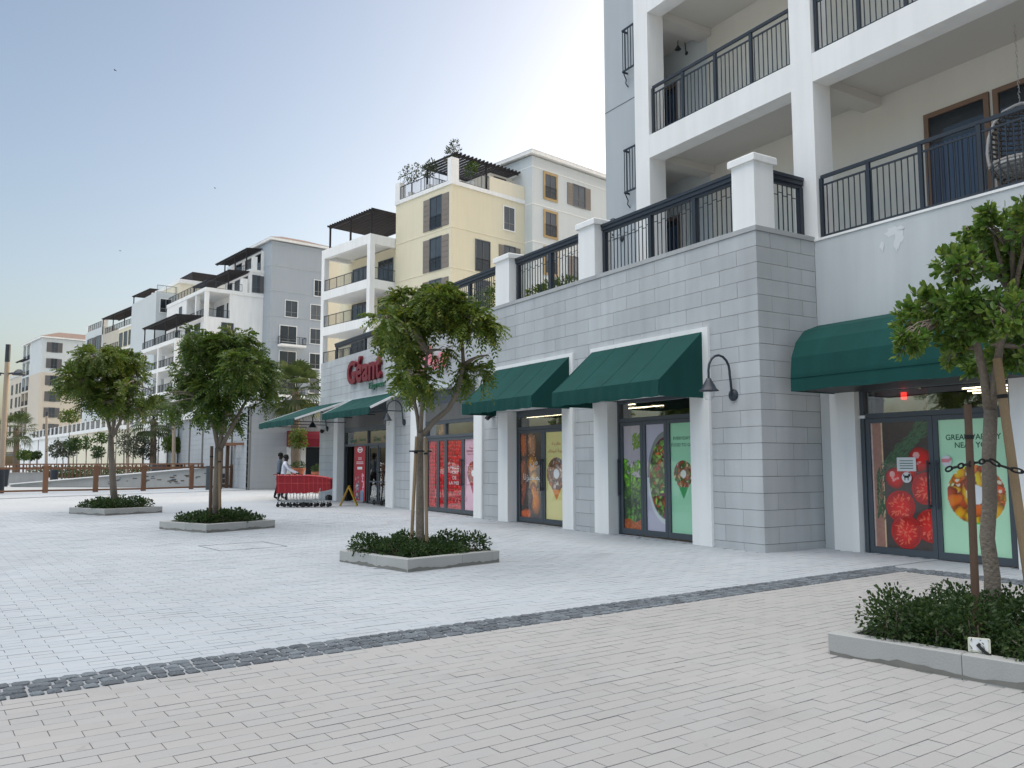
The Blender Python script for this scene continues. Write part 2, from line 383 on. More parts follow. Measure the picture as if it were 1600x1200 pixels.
def project(P):
    v = np.asarray(P, float) - np.array([0, 0, CAMH]); w = v @ np.array(fw)
    return 800+1310.54*(v @ np.array(rt2))/w, 600-1310.54*(v @ np.array(up2))/w, w
PLANTERS = [  # centre x, y, turn, half size
    (5.46, 11.46, rad(12), .84), (4.28, 19.2, rad(22), .86), (3.03, 26.0, rad(25), .86), (6.66, 3.72, rad(9), .87)]
def in_planter(c):
    r = np.zeros(len(c), bool)
    for px, py, t, h in PLANTERS:
        d = c - np.array([px, py]); u = d @ np.array([math.cos(t), math.sin(t)]); v = d @ np.array([-math.sin(t), math.cos(t)])
        r |= (abs(u) < h-.02) & (abs(v) < h-.02)
    return r
def paver_field(b_rows, a_lo, a_hi, phase=0):
    rows = []
    for k, b in b_rows:
        off = PL/2 if k % 2 else 0.0
        aa = np.arange(math.floor((a_lo-off)/PL)*PL+off, a_hi, PL)
        for a in aa:
            x0, x1 = max(a, a_lo), min(a+PL, a_hi)
            if x1-x0 > .03: rows.append((x0+JT/2, x1-JT/2, b+JT/2, b+PW-JT/2))
    R_ = np.array(rows); c = O2 + ((R_[:, 0]+R_[:, 1])/2)[:, None]*E1 + ((R_[:, 2]+R_[:, 3])/2)[:, None]*E2
    z = 0.007*(c[:, 1]-9.66); x, y, w = project(np.c_[c, z])
    dd = np.hypot(c[:, 0], c[:, 1]); keep = (((w > 1.2) & (w < 24) & (x > -420) & (x < 2050)) | ((dd < 9.5) & (w > -1.5))) & ~in_planter(c)
    keep &= ~((c[:, 0] > 10.83) & (c[:, 1] > 9.66)) & (c[:, 0] < 12.33)
    return R_[keep], w[keep]
def paver_boxes(R_):
    out = np.zeros((len(R_), 8, 3)); n = len(R_)
    h = RNG.normal(0, .0005, n); tx = RNG.normal(0, .0006, n); ty = RNG.normal(0, .0005, n)
    for i, (sx, sy) in enumerate(((0, 2), (1, 2), (1, 3), (0, 3))):
        p = O2 + R_[:, sx][:, None]*E1 + R_[:, sy][:, None]*E2
        zz = 0.007*(p[:, 1]-9.66)
        out[:, i, :2] = p; out[:, i+4, :2] = p; out[:, i, 2] = zz-.014
        out[:, i+4, 2] = zz + h + tx*(1 if sx == 1 else -1) + ty*(1 if sy == 3 else -1)
    return out
far_rows = [(k, SW + k*PW) for k in range(0, 200)]
near_rows = [(k, -(k+1)*PW) for k in range(0, 100)]
Rf, wf = paver_field(far_rows, -12, 16)
Rf2, wf2 = paver_field([(k, -(k+1)*PW) for k in range(0, 60)], AC+SW, 16)
Rf = np.r_[Rf, Rf2]
Rn, wn_ = paver_field(near_rows, -12, AC)
xs, ys_, _w = project(np.c_[(O2 + ((Rn[:, 0]+Rn[:, 1])/2)[:, None]*E1 + ((Rn[:, 2]+Rn[:, 3])/2)[:, None]*E2), np.zeros(len(Rn))])
order = np.argsort(np.where((_w > .5) & (xs > -60) & (xs < 1660) & (ys_ < 1260), wn_, 1e3+abs(wn_))); own = order[:300]; rest = order[300:]
Bn = paver_boxes(Rn)
def boxes_obj(name, B, mat, parent, kind=None):
    V, F = box_arrays(B); return fast_mesh(name, V, F, mat, parent, kind)
for i in own: boxes_obj('paver', Bn[i:i+1], M_['paver_near'], plaza)
boxes_obj('near_pavers', Bn[rest], M_['paver_near'], plaza, 'stuff')
boxes_obj('far_pavers', paver_boxes(Rf), M_['paver_far'], plaza, 'stuff')

# dark cobble strip: straight run to a corner, then a second run towards the camera along the shops
strip = thing('cobble_strip', 'dark cobblestone strip crossing the pale paving and turning a corner by the shop', 'cobble strip', (5, 6.9, gz(6.9)))
def strip_sheet(mb, a0, a1, b0, b1):
    ps = [ab(a0,b0), ab(a1,b0), ab(a1,b1), ab(a0,b1)]; mb.add([zq(p[0], p[1], -.004) for p in ps], [(0,1,2,3)])
mb = MB(); strip_sheet(mb, -20, AC+SW, .0, SW); strip_sheet(mb, AC, AC+SW, -20, -.0005); mb.build('grout_bed', M_['grout'], strip)
stones = []
def cobbles(a0, a1, b0, b1, along):
    nr = 4; rw = SW/nr
    L0, L1 = (a0, a1) if along else (b0, b1)
    for r_ in range(nr):
        s = L0 - random.random()*.1
        while s < L1:
            l = random.uniform(.075, .17)
            q0, q1 = s+.004, s+l-.004
            t0 = (b0 if along else a0)+r_*rw+random.uniform(.002, .006); t1 = (b0 if along else a0)+(r_+1)*rw-random.uniform(.002, .006)
            if q0 >= L0-.02 and q1 <= L1+.02: stones.append((q0, q1, t0, t1) if along else (t0, t1, q0, q1))
            s += l
cobbles(-9, AC+SW, 0, SW, True); cobbles(AC, AC+SW, -9.0, 0, False)
def cobble_mesh(lst):
    mb = MB()
    for a0, a1, b0, b1 in lst:
        ca, cb = (a0+a1)/2, (b0+b1)/2; ha, hb = (a1-a0)/2, (b1-b0)/2; vs = []
        for lev, sc in ((-.006, 1), (.005, .95), (.010, .72)):
            for k in range(8):
                t = 2*math.pi*(k+.5)/8; c_, s_ = math.cos(t), math.sin(t)
                ex = .38
                da = math.copysign(abs(c_)**ex, c_)*ha*sc*random.uniform(.85, 1.05); db = math.copysign(abs(s_)**ex, s_)*hb*sc*random.uniform(.85, 1.08)
                p = ab(ca+da, cb+db); vs.append(zq(p[0], p[1], lev+random.uniform(-.003, .003)))
        fs = [tuple(range(16, 24))]
        for l in (0, 8):
            for k in range(8): fs.append((l+k, l+(k+1) % 8, l+8+(k+1) % 8, l+8+k))
        mb.add(vs, fs)
    return mb
sc_ = []
for s in stones:
    p = ab((s[0]+s[1])/2, (s[2]+s[3])/2); x, y, w = project([[p[0], p[1], 0]]); sc_.append((w[0] if 0 < w[0] and -60 < x[0] < 1660 else 1e3+abs(w[0])))
od = np.argsort(sc_)
for i in od[:300]: cobble_mesh([stones[i]]).build('cobble', M_['cobble'], strip)
cobble_mesh([stones[i] for i in od[300:]]).build('small_cobbles', M_['cobble'], strip, 'stuff')
# access cover and slot drain set in the paving
hat = thing('access_cover', 'thin steel framed paved access cover flush in the plaza', 'access cover', (3.7, 15.0, gz(15)))
mb = MB()
hc = [(3.14,15.51),(3.29,14.47),(4.45,14.65),(4.30,15.69)]
for i in range(4):
    a, b = hc[i], hc[(i+1) % 4]; mb.bar(zq(*a, .0), zq(*b, .0), .016, .006)
mb.build('steel_frame', M_['rail'], hat)
dr = thing('slot_drain', 'dark slot drain running along the foot of the timber fence', 'drain', (5, 38, gz(38)))
mb = MB(); 
for a, b in (((-6,33),(2.07,38.3)),((2.07,38.3),(10.8,41.8))): mb.bar(zq(*a, .003), zq(*b, .003), .12, .006)
mb.build('drain_slot', M_['frame'], dr)

# ------------------------------------------------------------------ grey stone shop podium
XF, YC, YE, ZT = 10.83, 9.66, 31.8, 5.40
pod = thing('shop_podium', 'grey stone block shop building with white pilasters and a railed roof terrace', 'building', (XF, 20, gz(20)))
BAYS = [(11.29,13.75,2.95),(15.33,17.72,2.85),(19.38,22.85,3.62),(25.18,29.73,3.62)]     # y0,y1,top of opening
RXD = 11.08
mb = MB()   # backing wall behind the stones, with the openings left open
ys = [YC+.05]
for y0, y1, zt in BAYS: ys += [y0, y1]
ys.append(YE)
for i in range(0, len(ys), 2): mb.box(XF+.03, RXD+.3, ys[i], ys[i+1], -.1, ZT)
for y0, y1, zt in BAYS: mb.box(XF+.03, RXD+.3, y0, y1, zt, ZT)
mb.box(XF+.03+.02, XF+1.5, YC+.03, YC+.3, -.1, ZT)
mb.box(XF+.05, 18, YE-.3, YE-.001, -.1, ZT)
mb.build('backing_wall', M_['joint'], pod)
CH, CB, SL = .278, .13, .855
blocks = []   # (y0,y1,z0,z1) on the front; X blocks on the return
def clear(y0, y1, z0, z1):
    """pieces of a stone left by the openings"""
    segs = [(y0, y1)]
    for b0, b1, zt in BAYS:
        b0 -= 0.0; b1 += 0.0
        if z0 < zt-.02:
            ns = []
            for s0, s1 in segs:
                if s1 <= b0 or s0 >= b1: ns.append((s0, s1))
                else:
                    if s0 < b0: ns.append((s0, b0))
                    if s1 > b1: ns.append((b1, s1))
            segs = ns
    return [s for s in segs if s[1]-s[0] > .04]
zrow = [(-.08, CB)] + [(CB+i*CH, CB+(i+1)*CH) for i in range(19)]
zrow[-1] = (zrow[-1][0], ZT)
for i, (z0, z1) in enumerate(zrow):
    top = (len(zrow)-1-i)
    y = YC + .005
    first = SL if top % 2 == 0 else .445
    e = y + first
    while y < YE-.01:
        y1 = min(e, YE)
        for s0, s1 in clear(y, y1, z0, z1): blocks.append(('f', s0, s1, z0, z1))
        y = e; e = y + SL
    x = XF + .045
    e = XF + (.35 if top % 2 == 0 else .77)
    while x < 12.33-.01:
        x1 = min(e, 12.33); blocks.append(('r', x, x1, z0, z1)); x = e; e = x + SL*.92
def block_mb(lst):
    mb = MB()
    for k, s0, s1, z0, z1 in lst:
        j = .0035; o = random.uniform(-.0015, .0015)
        if k == 'f': mb.box(XF+o, XF+.045, s0+j, s1-j, z0+j, z1-j)
        else: mb.box(s0+j if s0 > XF+.1 else s0-.043, s1-j, YC+o, YC+.045, z0+j, z1-j)
    return mb
def bd(b):
    return math.hypot(XF if b[0] == 'f' else (b[1]+b[2])/2, (b[1]+b[2])/2 if b[0] == 'f' else YC)
blocks.sort(key=bd)
for b in blocks[:300]: block_mb([b]).build('stone_block', M_['stone'], pod)
block_mb(blocks[300:]).build('stone_blocks', M_['stone'], pod, 'stuff')
mb = MB(); y = YC
while y < 23.4:
    y1 = min(y+1.1, 23.4); mb.box(XF-.02, XF+.45, y+.002 if y > YC else YC-.02, y1-.002, ZT+.002, ZT+.085); y = y1
mb.box(XF+.451, 12.33, YC-.02, YC+.4, ZT+.002, ZT+.085)
mb.box(XF-.015, XF+.45, 23.41, YE+.02, ZT+.002-.29, ZT+.05-.27) if 0 else None
mb.build('coping', M_['coping'], pod)
mb = MB(); mb.box(XF+.46, 40, YC+.41, YE+.2, ZT-.15, ZT+.02); mb.build('terrace_floor', M_['coping'], pod)
# white pilasters and surrounds
def pil(y0, y1, zt, depth=.05, z0=None):
    m = MB(); m.box(XF-depth, RXD+.02, y0, y1, gz(y0)-.05, zt); m.build('pilaster', M_['white'], pod)
pil(10.80, 11.285, 2.74); pil(13.70, 14.17, 2.74); pil(14.93, 15.335, 2.74); pil(17.66, 18.12, 2.74)
pil(18.95, 19.385, 2.85); pil(22.84, 23.33, 3.6); pil(24.6, 25.185, 3.6); pil(29.68, 30.1, 3.6)
for y0, y1 in ((10.79, 14.25), (14.9, 18.25)):
    m = MB(); m.box(XF-.055, XF+.1, y0, y1, 2.75, 3.90); m.build('awning_surround', M_['white'], pod)
m = MB(); m.box(XF-.07, RXD+.05, 19.3, 30.15, 3.605, 3.76); m.build('white_beam', M_['palegrey'], pod)
# dim interior
m = MB(); m.box(16.0, 16.1, 10.2, 31.3, 0, 3.4); m.box(11.5, 16.0, 10.2, 31.3, 3.3, 3.4); m.box(11.4, 16, 10.1, 10.2, 0, 3.4); m.box(11.4, 16, 31.3, 31.4, 0, 3.4); m.build('interior_shell', M_['interior'], pod)
m = MB(); m.box(11.4, 16, 10.2, 31.3, gz(11)-.02, gz(11)+.02); m.build('interior_floor', M_['interior'], pod)
for y0, y1 in ((11.6, 13.6), (15.6, 17.5), (19.8, 22.3)):
    for k in range(3):
        m = MB(); m.box(12.2+k*.9, 12.24+k*.9, y0, y1, 2.88, 2.9); m.build('strip_light', M_['strip'], pod)

# balustrade piers
def pier(y0, y1, x0=XF+.0, x1=XF+.48, zt=6.62):
    m = MB(); m.box(x0, x1, y0, y1, ZT+.086, zt); o = m.build('pier', M_['white'], pod)
    m = MB(); e = .05; m.bbox(x0-e, x1+e, y0-e, y1+e, zt+.001, zt+.13, .02); m.build('cap', M_['white'], o)
PIERS = [(9.66, 10.17), (14.13, 14.72), (17.66, 18.33), (21.9, 22.5)]
for a, b in PIERS: pier(a, b)

def baluster_mesh(h, r=.008):
    me = bpy.data.meshes.new('baluster'); m = MB(); m.box(-r, r, -r, r, 0, h); me.from_pydata([tuple(v) for v in m.v], [], m.f); me.materials.append(M_['rail']); return me
def inst(name, me, parent, loc):
    p = W[parent].inverted() @ Vector(loc); o = bpy.data.objects.new(name, me); COL.objects.link(o); o.parent = parent; W[o] = W[parent]; o.location = p; return o
def ornate_railing(p0, p1, z0, label, group, posts=(0, 1), step=.115, band=True):
    """heavy moulded top rail, posts, two-height balusters"""
    a, b = Vector((*p0, z0)), Vector((*p1, z0)); d = (b-a); L_ = d.length; d.normalize()
    t = thing('terrace_railing', label, 'railing', (a+b)/2, 0, group)
    m = MB(); 
    m.bar(a+Vector((0,0,1.03)), b+Vector((0,0,1.03)), .13, .075); m.bar(a+Vector((0,0,1.10)), b+Vector((0,0,1.10)), .17, .06); m.bar(a+Vector((0,0,.965)), b+Vector((0,0,.965)), .07, .05)
    m.build('top_rail', M_['rail'], t)
    m = MB(); m.bar(a+Vector((0,0,.03)), b+Vector((0,0,.03)), .05, .04); m.build('bottom_rail', M_['rail'], t)
    if band:
        m = MB(); n = max(2, int(L_/step)); k = 0
        for i in range(n):   # stepped upper band
            q0, q1 = a+d*(L_*i/n), a+d*(L_*(i+1)/n); zz = .74+.05*(i % 2)
            m.bar(q0+Vector((0,0,zz)), q1+Vector((0,0,zz)), .012, .012)
        m.build('stepped_band', M_['rail'], t)
    for f in posts:
        m = MB(); q = a+d*(L_*f); m.bar(q, q+Vector((0,0,.95)), .09, .09, d); m.build('post', M_['rail'], t)
    me = baluster_mesh(.93); n = int(L_/step)
    for i in range(1, n): inst('baluster', me, t, a+d*(L_*i/n))
    return t
xr = XF+.24; gT = 'terrace railings above the shops'
zr = ZT+.09
ornate_railing((xr, 10.19), (xr, 14.11), zr, 'dark terrace railing between the corner pier and the second white pier', gT, (.012, .29, .61, .988))
ornate_railing((xr, 14.74), (xr, 17.64), zr, 'dark terrace railing between the second and third white piers', gT, (.02, .48, .98))
ornate_railing((xr, 18.35), (xr, 21.88), zr, 'dark terrace railing left of the third white pier, partly behind the tree', gT, (.02, .5, .98))
ornate_railing((XF+.5, YC+.24), (12.31, YC+.24), zr, 'short dark terrace railing from the corner pier back to the apartment wall', gT, (.97,))
ornate_railing((xr+.3, 22.6), (xr+.3, 31.6), zr-.42, 'far dark terrace railing above the shop sign', gT, (.01, .33, .66, .99))
# terrace planting seen through the railing
def leaf_cloud(name, centers, radii, n, size, mat, parent, kind='stuff', aspect=2.2, droop=.2, shell=.35, obov=False):
    C_ = np.asarray(centers, float); R_ = np.asarray(radii, float).reshape(-1, 3) if np.ndim(radii) > 1 else np.tile(np.asarray(radii, float), (len(C_), 1))
    w = R_.prod(1)**.67; idx = RNG.choice(len(C_), n, p=w/w.sum())
    d = RNG.normal(size=(n, 3)); d /= np.linalg.norm(d, axis=1)[:, None]
    rr = (shell + (1-shell)*RNG.random(n))**.6
    P = C_[idx] + d*R_[idx]*rr[:, None]
    out = d + RNG.normal(0, .6, (n, 3)); out[:, 2] += .2-droop; out /= np.linalg.norm(out, axis=1)[:, None]
    return leaves_at(name, P, out, size*(.7+.6*RNG.random(n)), aspect, mat, parent, kind)
def leaf_arrays(P, out, size, aspect):
    n = len(P); r = RNG.normal(size=(n, 3)); sdv = np.cross(out, r); sdv /= np.linalg.norm(sdv, axis=1)[:, None]+1e-9
    nr = np.cross(sdv, out); l = size[:, None]; w_ = l/aspect/2
    V = np.stack([P, P+out*l*.35+sdv*w_*.8+nr*w_*.25, P+out*l*.75+sdv*w_*.9+nr*w_*.25, P+out*l, P+out*l*.75-sdv*w_*.9+nr*w_*.25, P+out*l*.35-sdv*w_*.8+nr*w_*.25], 1)
    return V
def leaves_at(name, P, out, size, aspect, mat, parent, kind):
    V = leaf_arrays(P, out, size, aspect); n = len(V)
    F = (np.array([(0,1,2,3),(0,3,4,5)])[None] + 6*np.arange(n)[:, None, None]).reshape(-1, 4)
    return fast_mesh(name, V.reshape(-1, 3), F, mat, parent, kind)
for lab, cy, h, mt in (('yellow green terrace shrub behind the railing left of the third pier', 20.2, .9, 'leaf_bright'), ('low orange tinged terrace plant between the second and third piers', 16.9, .45, 'leaf_mid')):
    t = thing('terrace_shrub', lab, 'shrub', (XF+.75, cy, zr))
    leaf_cloud('foliage', [(XF+.75, cy+s*.55, zr+h*.45) for s in (-1, 0, 1)], (.28, .5, h*.55), 900, .13, M_[mt], t, aspect=3)
    m = MB(); m.tube([(XF+.75, cy, zr), (XF+.75, cy, zr+h*.6)], .02); m.build('stem', M_['bark'], t)
# ------------------------------------------------------------------ awnings over the shops
def wedge_awning(label, y0, y1, zt, xf, zf, val, group=None, sides=True, wav=True):
    """sloping canvas from the wall down to a straight front with a hanging valance"""
    t = thing('green_awning', label, 'awning', (XF, (y0+y1)/2, zf), 0, group)
    xw = XF-.056; th = .02; n = 10
    m = MB()
    vs, fs = [], []
    for i in range(n+1):
        y = y0+(y1-y0)*i/n
        sag = .012*math.sin(math.pi*i/n)
        for k in range(5):
            f = k/4; x = xw+(xf-xw)*f; z = zt+(zf-zt)*f - .02*math.sin(math.pi*f)-sag*math.sin(math.pi*f)
            vs.append((x, y, z))
    for i in range(n):
        for k in range(4): a = i*5+k; fs.append((a, a+5, a+6, a+1))
    nv = len(vs); vs += [(x, y, z-th) for x, y, z in vs]; fs += [tuple(nv+i for i in reversed(f)) for f in fs]
    m.add(vs, fs)
    for q in range(1, 4):
        y = y0+(y1-y0)*q/4
        for k in range(4):
            f0, f1 = k/4, (k+1)/4; sg = .012*math.sin(math.pi*q/4)
            P0, P1 = [(xw+(xf-xw)*f, y, zt+(zf-zt)*f-.02*math.sin(math.pi*f)-sg*math.sin(math.pi*f)+.002) for f in (f0, f1)]
            m.bar(P0, P1, .022, .006)
    if sides:
        for y, e in ((y0, 1), (y1, -1)):
            m.prism([(xw, zt-.003), (xf, zf-.003), (xf, zf-val*.98), (xw, zf-val*.98)], y, y+e*.012, 'y')
    m.build('canopy', M_['green'], t)
    m = MB(); vs, fs = [], []; nn = 40
    for i in range(nn+1):
        y = y0+(y1-y0)*i/nn; dx = .012*math.sin(i*1.7)+.008*math.sin(i*.63+1)
        vs += [(xf-.004, y, zf), (xf-.012-dx, y, zf-val*.5), (xf-.01-dx*1.6, y, zf-val-.008*math.sin(i*.9))]
    for i in range(nn):
        for k in (0, 1): a = i*3+k; fs.append((a, a+1, a+4, a+3))
    nv = len(vs); vs += [(x+.008, y, z) for x, y, z in vs]; fs += [tuple(nv+i for i in reversed(f)) for f in fs]
    m.add(vs, fs); m.build('valance', M_['green'], t, smooth=True)
    m = MB(); m.bar((xf+.03, y0+.03, zf-.05), (xf+.03, y1-.03, zf-.05), .035, .035); m.bar((xw-.02, y0+.03, zt-.06), (xw-.02, y1-.03, zt-.06), .035, .035)
    for y in (y0+.04, (y0+y1)/2, y1-.04): m.bar((xw-.02, y, zt-.06), (xf+.03, y, zf-.06), .03, .03); m.bar((xw-.02, y, zf-.1), (xf+.03, y, zf-.1), .03, .03)
    m.build('frame', M_['rail'], t)
    return t
gA = 'green awnings over the shop doors'
wedge_awning('green wedge awning nearest the stone corner, over the salad pictured doors', 10.93, 14.2, 3.82, 9.74, 2.91, .29, gA)
wedge_awning('smaller green wedge awning over the bread pictured doors', 15.03, 18.2, 3.82, 9.79, 2.93, .27, gA)
def flat_awning(label, y0, y1, xf, zf):
    t = wedge_awning(label, y0, y1, 3.74, xf, zf, .22, gA, sides=False)
    for y in (y0, y1):
        m = MB(); m.bar((XF-.08, y, 3.70), (xf+.02, y, zf-.02), .03, .07); m.build('side_arm', M_['white'], t)
    return t
flat_awning('open flat green awning over the banner entrance, below the red shop sign', 23.9, 28.2, 9.68, 3.20)
flat_awning('farthest open green awning, reaching past the far end of the shop wall', 28.7, 33.2, 8.85, 3.05)

# barrel awning on the recessed apartment wall
XA = 12.33
t = thing('green_barrel_awning', 'dark green rounded barrel awning over the tomato pictured doors', 'awning', (XA, 7.6, 2.7))
prof = [(XA-.01, 3.83), (XA-.42, 3.80), (XA-.78, 3.68), (XA-1.0, 3.47), (XA-1.12, 3.2), (XA-1.15, 2.92), (XA-1.155, 2.80), (XA-1.155, 2.64)]
m = MB(); ya, yb = 9.32, 6.0; vs, fs = [], []; n = 14
for i in range(n+1):
    y = ya+(yb-ya)*i/n
    for k, (x, z) in enumerate(prof): vs.append((x, y, z - (.008*math.sin(i*1.3) if k > 5 else 0)))
L_ = len(prof)
for i in range(n):
    for k in range(L_-1): a = i*L_+k; fs.append((a, a+1, a+L_+1, a+L_))
m.add(vs, fs)
for y in (ya, yb): m.add([(x, y, z) for x, z in prof]+[(XA-.01, y, 2.64)], [tuple(range(L_+1))])
m.build('canopy', M_['green'], t)
m = MB(); m.bar((XA-1.16, ya, 2.86), (XA-1.16, yb, 2.86), .012, .012); m.build('seam', M_['green'], t)
m = MB(); m.box(XA-1.14, XA-.02, yb+.02, ya-.02, 2.655, 2.675); m.build('dark_underside', M_['black'], t)  # black sheet closing the underside

# ------------------------------------------------------------------ swan neck wall lamps
def wall_lamp(x, y, z, label, group, nx=-1, ny=0, s=1.0, par=None):
    t = thing('wall_lamp', label, 'wall lamp', (x, y, z), 0, group)
    d = Vector((nx, ny, 0)); o = Vector((x, y, z)); R3 = d.to_track_quat('Z', 'Y').to_matrix().to_4x4()
    m = MB(Matrix.Translation(o) @ R3); m.lathe([(0,.0),(.10*s,.0),(.10*s,.03*s),(.06*s,.055*s),(0,.055*s)], 16); m.build('backplate', M_['rail'], t, smooth=False)
    pts = [o+d*.05*s, o+d*.07*s+Vector((0,0,.22*s)), o+d*.09*s+Vector((0,0,.36*s))]
    for k in range(9):
        a = math.pi*k/8; pts.append(o+d*(.34-.25*math.cos(a))*s+Vector((0,0,(.40+.27*math.sin(a))*s)))
    pts += [o+d*.59*s+Vector((0,0,.30*s)), o+d*.59*s+Vector((0,0,.24*s))]
    m = MB(); m.tube(pts, .021*s, 8); m.build('swan_neck', M_['rail'], t, smooth=True)
    c = o+d*.59*s; m = MB(); m.lathe([(.0,.27*s),(.04*s,.26*s),(.055*s,.22*s),(.105*s,.14*s),(.125*s,.09*s),(.165*s,.055*s),(.168*s,.045*s),(.12*s,.06*s),(.0,.20*s)], 18, c); m.build('lamp_shade', M_['rail'], t, smooth=True)
    m = MB(); m.lathe([(.095*s,.06*s),(.088*s,-.04*s),(.06*s,-.10*s),(0,-.115*s)], 14, c); m.build('glass_globe', M_['glass'], t, smooth=True)
    return t
gL = 'swan neck wall lamps on the shop front'
wall_lamp(XF, 10.25, 2.63, 'black swan neck lamp on the stone corner beside the largest awning', gL)
wall_lamp(XF, 23.87, 2.75, 'black swan neck lamp between the entrance and the strawberry pictured doors', gL)
wall_lamp(XF, 30.9, 2.80, 'black swan neck lamp farthest left, beyond the entrance', gL)
t = thing('wall_speaker', 'small black camera under the smaller awning edge on the stone pier', 'camera', (XF, 18.43, 2.72))
m = MB(); m.tube([(XF, 18.43, 2.72), (XF-.12, 18.43, 2.68), (XF-.2, 18.43, 2.6)], [.05, .07, .06], 10); m.build('body', M_['black'], t)
m = MB(); m.box(XF-.03, XF, 18.36, 18.5, 2.66, 2.82); m.build('bracket', M_['black'], t)
t = thing('wall_camera', 'tiny dark camera beside the farthest wall lamp', 'camera', (XF, 31.3, 2.72))
m = MB(); m.lathe([(0,.09),(.07,.06),(.08,0),(.05,-.06),(0,-.08)], 10, (XF-.09, 31.3, 2.72)); m.build('dome', M_['black'], t)
m = MB(); m.box(XF-.09, XF, 31.27, 31.33, 2.72, 2.76); m.build('bracket', M_['black'], t)

# ------------------------------------------------------------------ shop sign letters
def sign_frame(y, z, x=XF-.02):      # text plane facing the plaza; text runs towards the camera side
    return Matrix(((0, 0, -1, x), (-1, 0, 0, y), (0, 1, 0, z), (0, 0, 0, 1)))
def letters(par, chars, widths, y, z, h, depth, bold, mf, ms, gap=.05):
    s = 0
    for ch, wd, hh, dz in widths:
        Mx = sign_frame(y-s, z+dz, XF-.13)
        o = text_mesh(ch, Mx @ Matrix.Translation((0, 0, -.002)), wd, hh, .0, bold, 'letter_face', mf, par)
        o2 = text_mesh(ch, sign_frame(y-s, z+dz, XF-.03), wd, hh, .10, bold, 'letter', ms, par)
        s += wd+gap
t = thing('shop_sign', 'raised pink red Géant lettering on the grey stone above the entrance', 'shop sign', (XF, 27, 4.2))
letters(t, None, [('G', .78, .84, 0), ('é', .55, .92, 0), ('a', .52, .62, 0), ('n', .52, .62, 0), ('t', .40, .78, 0)], 28.6, 4.28, .8, .1, .028, M_['signred'], M_['signdark'], .06)
t = thing('shop_sign', 'small dark green Express lettering under the red sign letters', 'shop sign', (XF, 26, 3.95))
text_mesh('Express', sign_frame(26.6, 3.93, XF-.05), 1.25, .27, .05, .012, 'letter', M_['textgreen'], t)
t = thing('shop_sign', 'raised red Arabic lettering half hidden behind the nearest left tree', 'shop sign', (XF, 22, 4.2))
text_mesh('\uFEE5\uFE8E\uFEF4\uFE9F', sign_frame(22.9, 4.15, XF-.05), 2.2, .75, .08, .02, 'letter', M_['signred'], t)

# ------------------------------------------------------------------ printed films: colour painted on a fine grid
def S(r, g, b): return np.array(lin(r, g, b))
class Print:
    def __init__(s, w, h, bgc, res=90.0):
        s.nx, s.ny = max(8, int(w*res)), max(8, int(h*res)); s.w, s.h = w, h
        s.X, s.Y = np.meshgrid(np.linspace(0, w, s.nx), np.linspace(0, h, s.ny)); s.C = np.ones((s.ny, s.nx, 3))*S(*bgc)
    def noise(s, amt, sc=8, seed=0):
        r = np.random.default_rng(seed); n = 0
        for k in range(5):
            a, b, c, d = r.normal(0, sc*(1+k*.6), 2).tolist()+r.uniform(0, 6, 2).tolist(); n = n+np.sin(s.X*a+s.Y*b+c+2*np.sin(s.Y*a*.6+d))
        s.C *= (1+amt*n/3)[..., None].clip(.2, 2)
    def put(s, mask, col, a=1.0): s.C = np.where((mask > 0)[..., None], s.C*(1-a)+np.array(col)*a, s.C)
    def blob(s, cx, cy, rx, ry, ang, c_in, c_out, hi=None, seed=0, clip=None, lumps=.08):
        dx, dy = s.X-cx, s.Y-cy; ca, sa = math.cos(ang), math.sin(ang); u, v = (dx*ca+dy*sa)/rx, (-dx*sa+dy*ca)/ry
        th = np.arctan2(v, u); q = np.hypot(u, v)*(1+lumps*np.sin(3*th+seed)+lumps*.6*np.sin(5*th+seed*2.1))
        m = q < 1
        if clip is not None: m &= clip
        f = np.clip(q, 0, 1)[..., None]**2
        s.C = np.where(m[..., None], np.array(c_in)*(1-f)+np.array(c_out)*f, s.C)
        if hi is not None:
            m2 = (np.hypot(u+.3, v-.35) < .28) & m; s.C = np.where(m2[..., None], s.C*.4+np.array(hi)*.6, s.C)
    def build(s, name, M, mat, parent, label=None):
        P = np.stack([s.X.ravel(), np.zeros(s.X.size), s.Y.ravel()], 1)   # local x right, z up, facing -y... mapped by M
        MM = np.array(M); Wd = P @ MM[:3, :3].T + MM[:3, 3]
        i = np.arange(s.ny-1)[:, None]*s.nx+np.arange(s.nx-1)[None]
        F = np.stack([i, i+1, i+1+s.nx, i+s.nx], -1).reshape(-1, 4)
        o = fast_mesh(name, Wd, F, mat, parent); me = o.data
        at = me.attributes.new("print", 'FLOAT_COLOR', 'POINT'); lum = s.C.mean(-1, keepdims=True); cc = (lum+(s.C-lum)*1.12)*1.38; c = np.c_[np.clip(cc, 0, .92).reshape(-1, 3), np.ones(s.X.size)]
        at.data.foreach_set('color', c.astype(np.float32).ravel())
        if label: o["label"] = label
        return o
def pin_mask(p, cx, cy, r, tip):
    d = np.hypot(p.X-cx, p.Y-cy) < r
    t_ = (p.Y < cy) & (p.Y > tip) & (abs(p.X-cx) < r*.93*(p.Y-tip)/(cy-.25*r-tip)) & (abs(p.X-cx) < r)
    return d | t_
RR = random.Random(3)
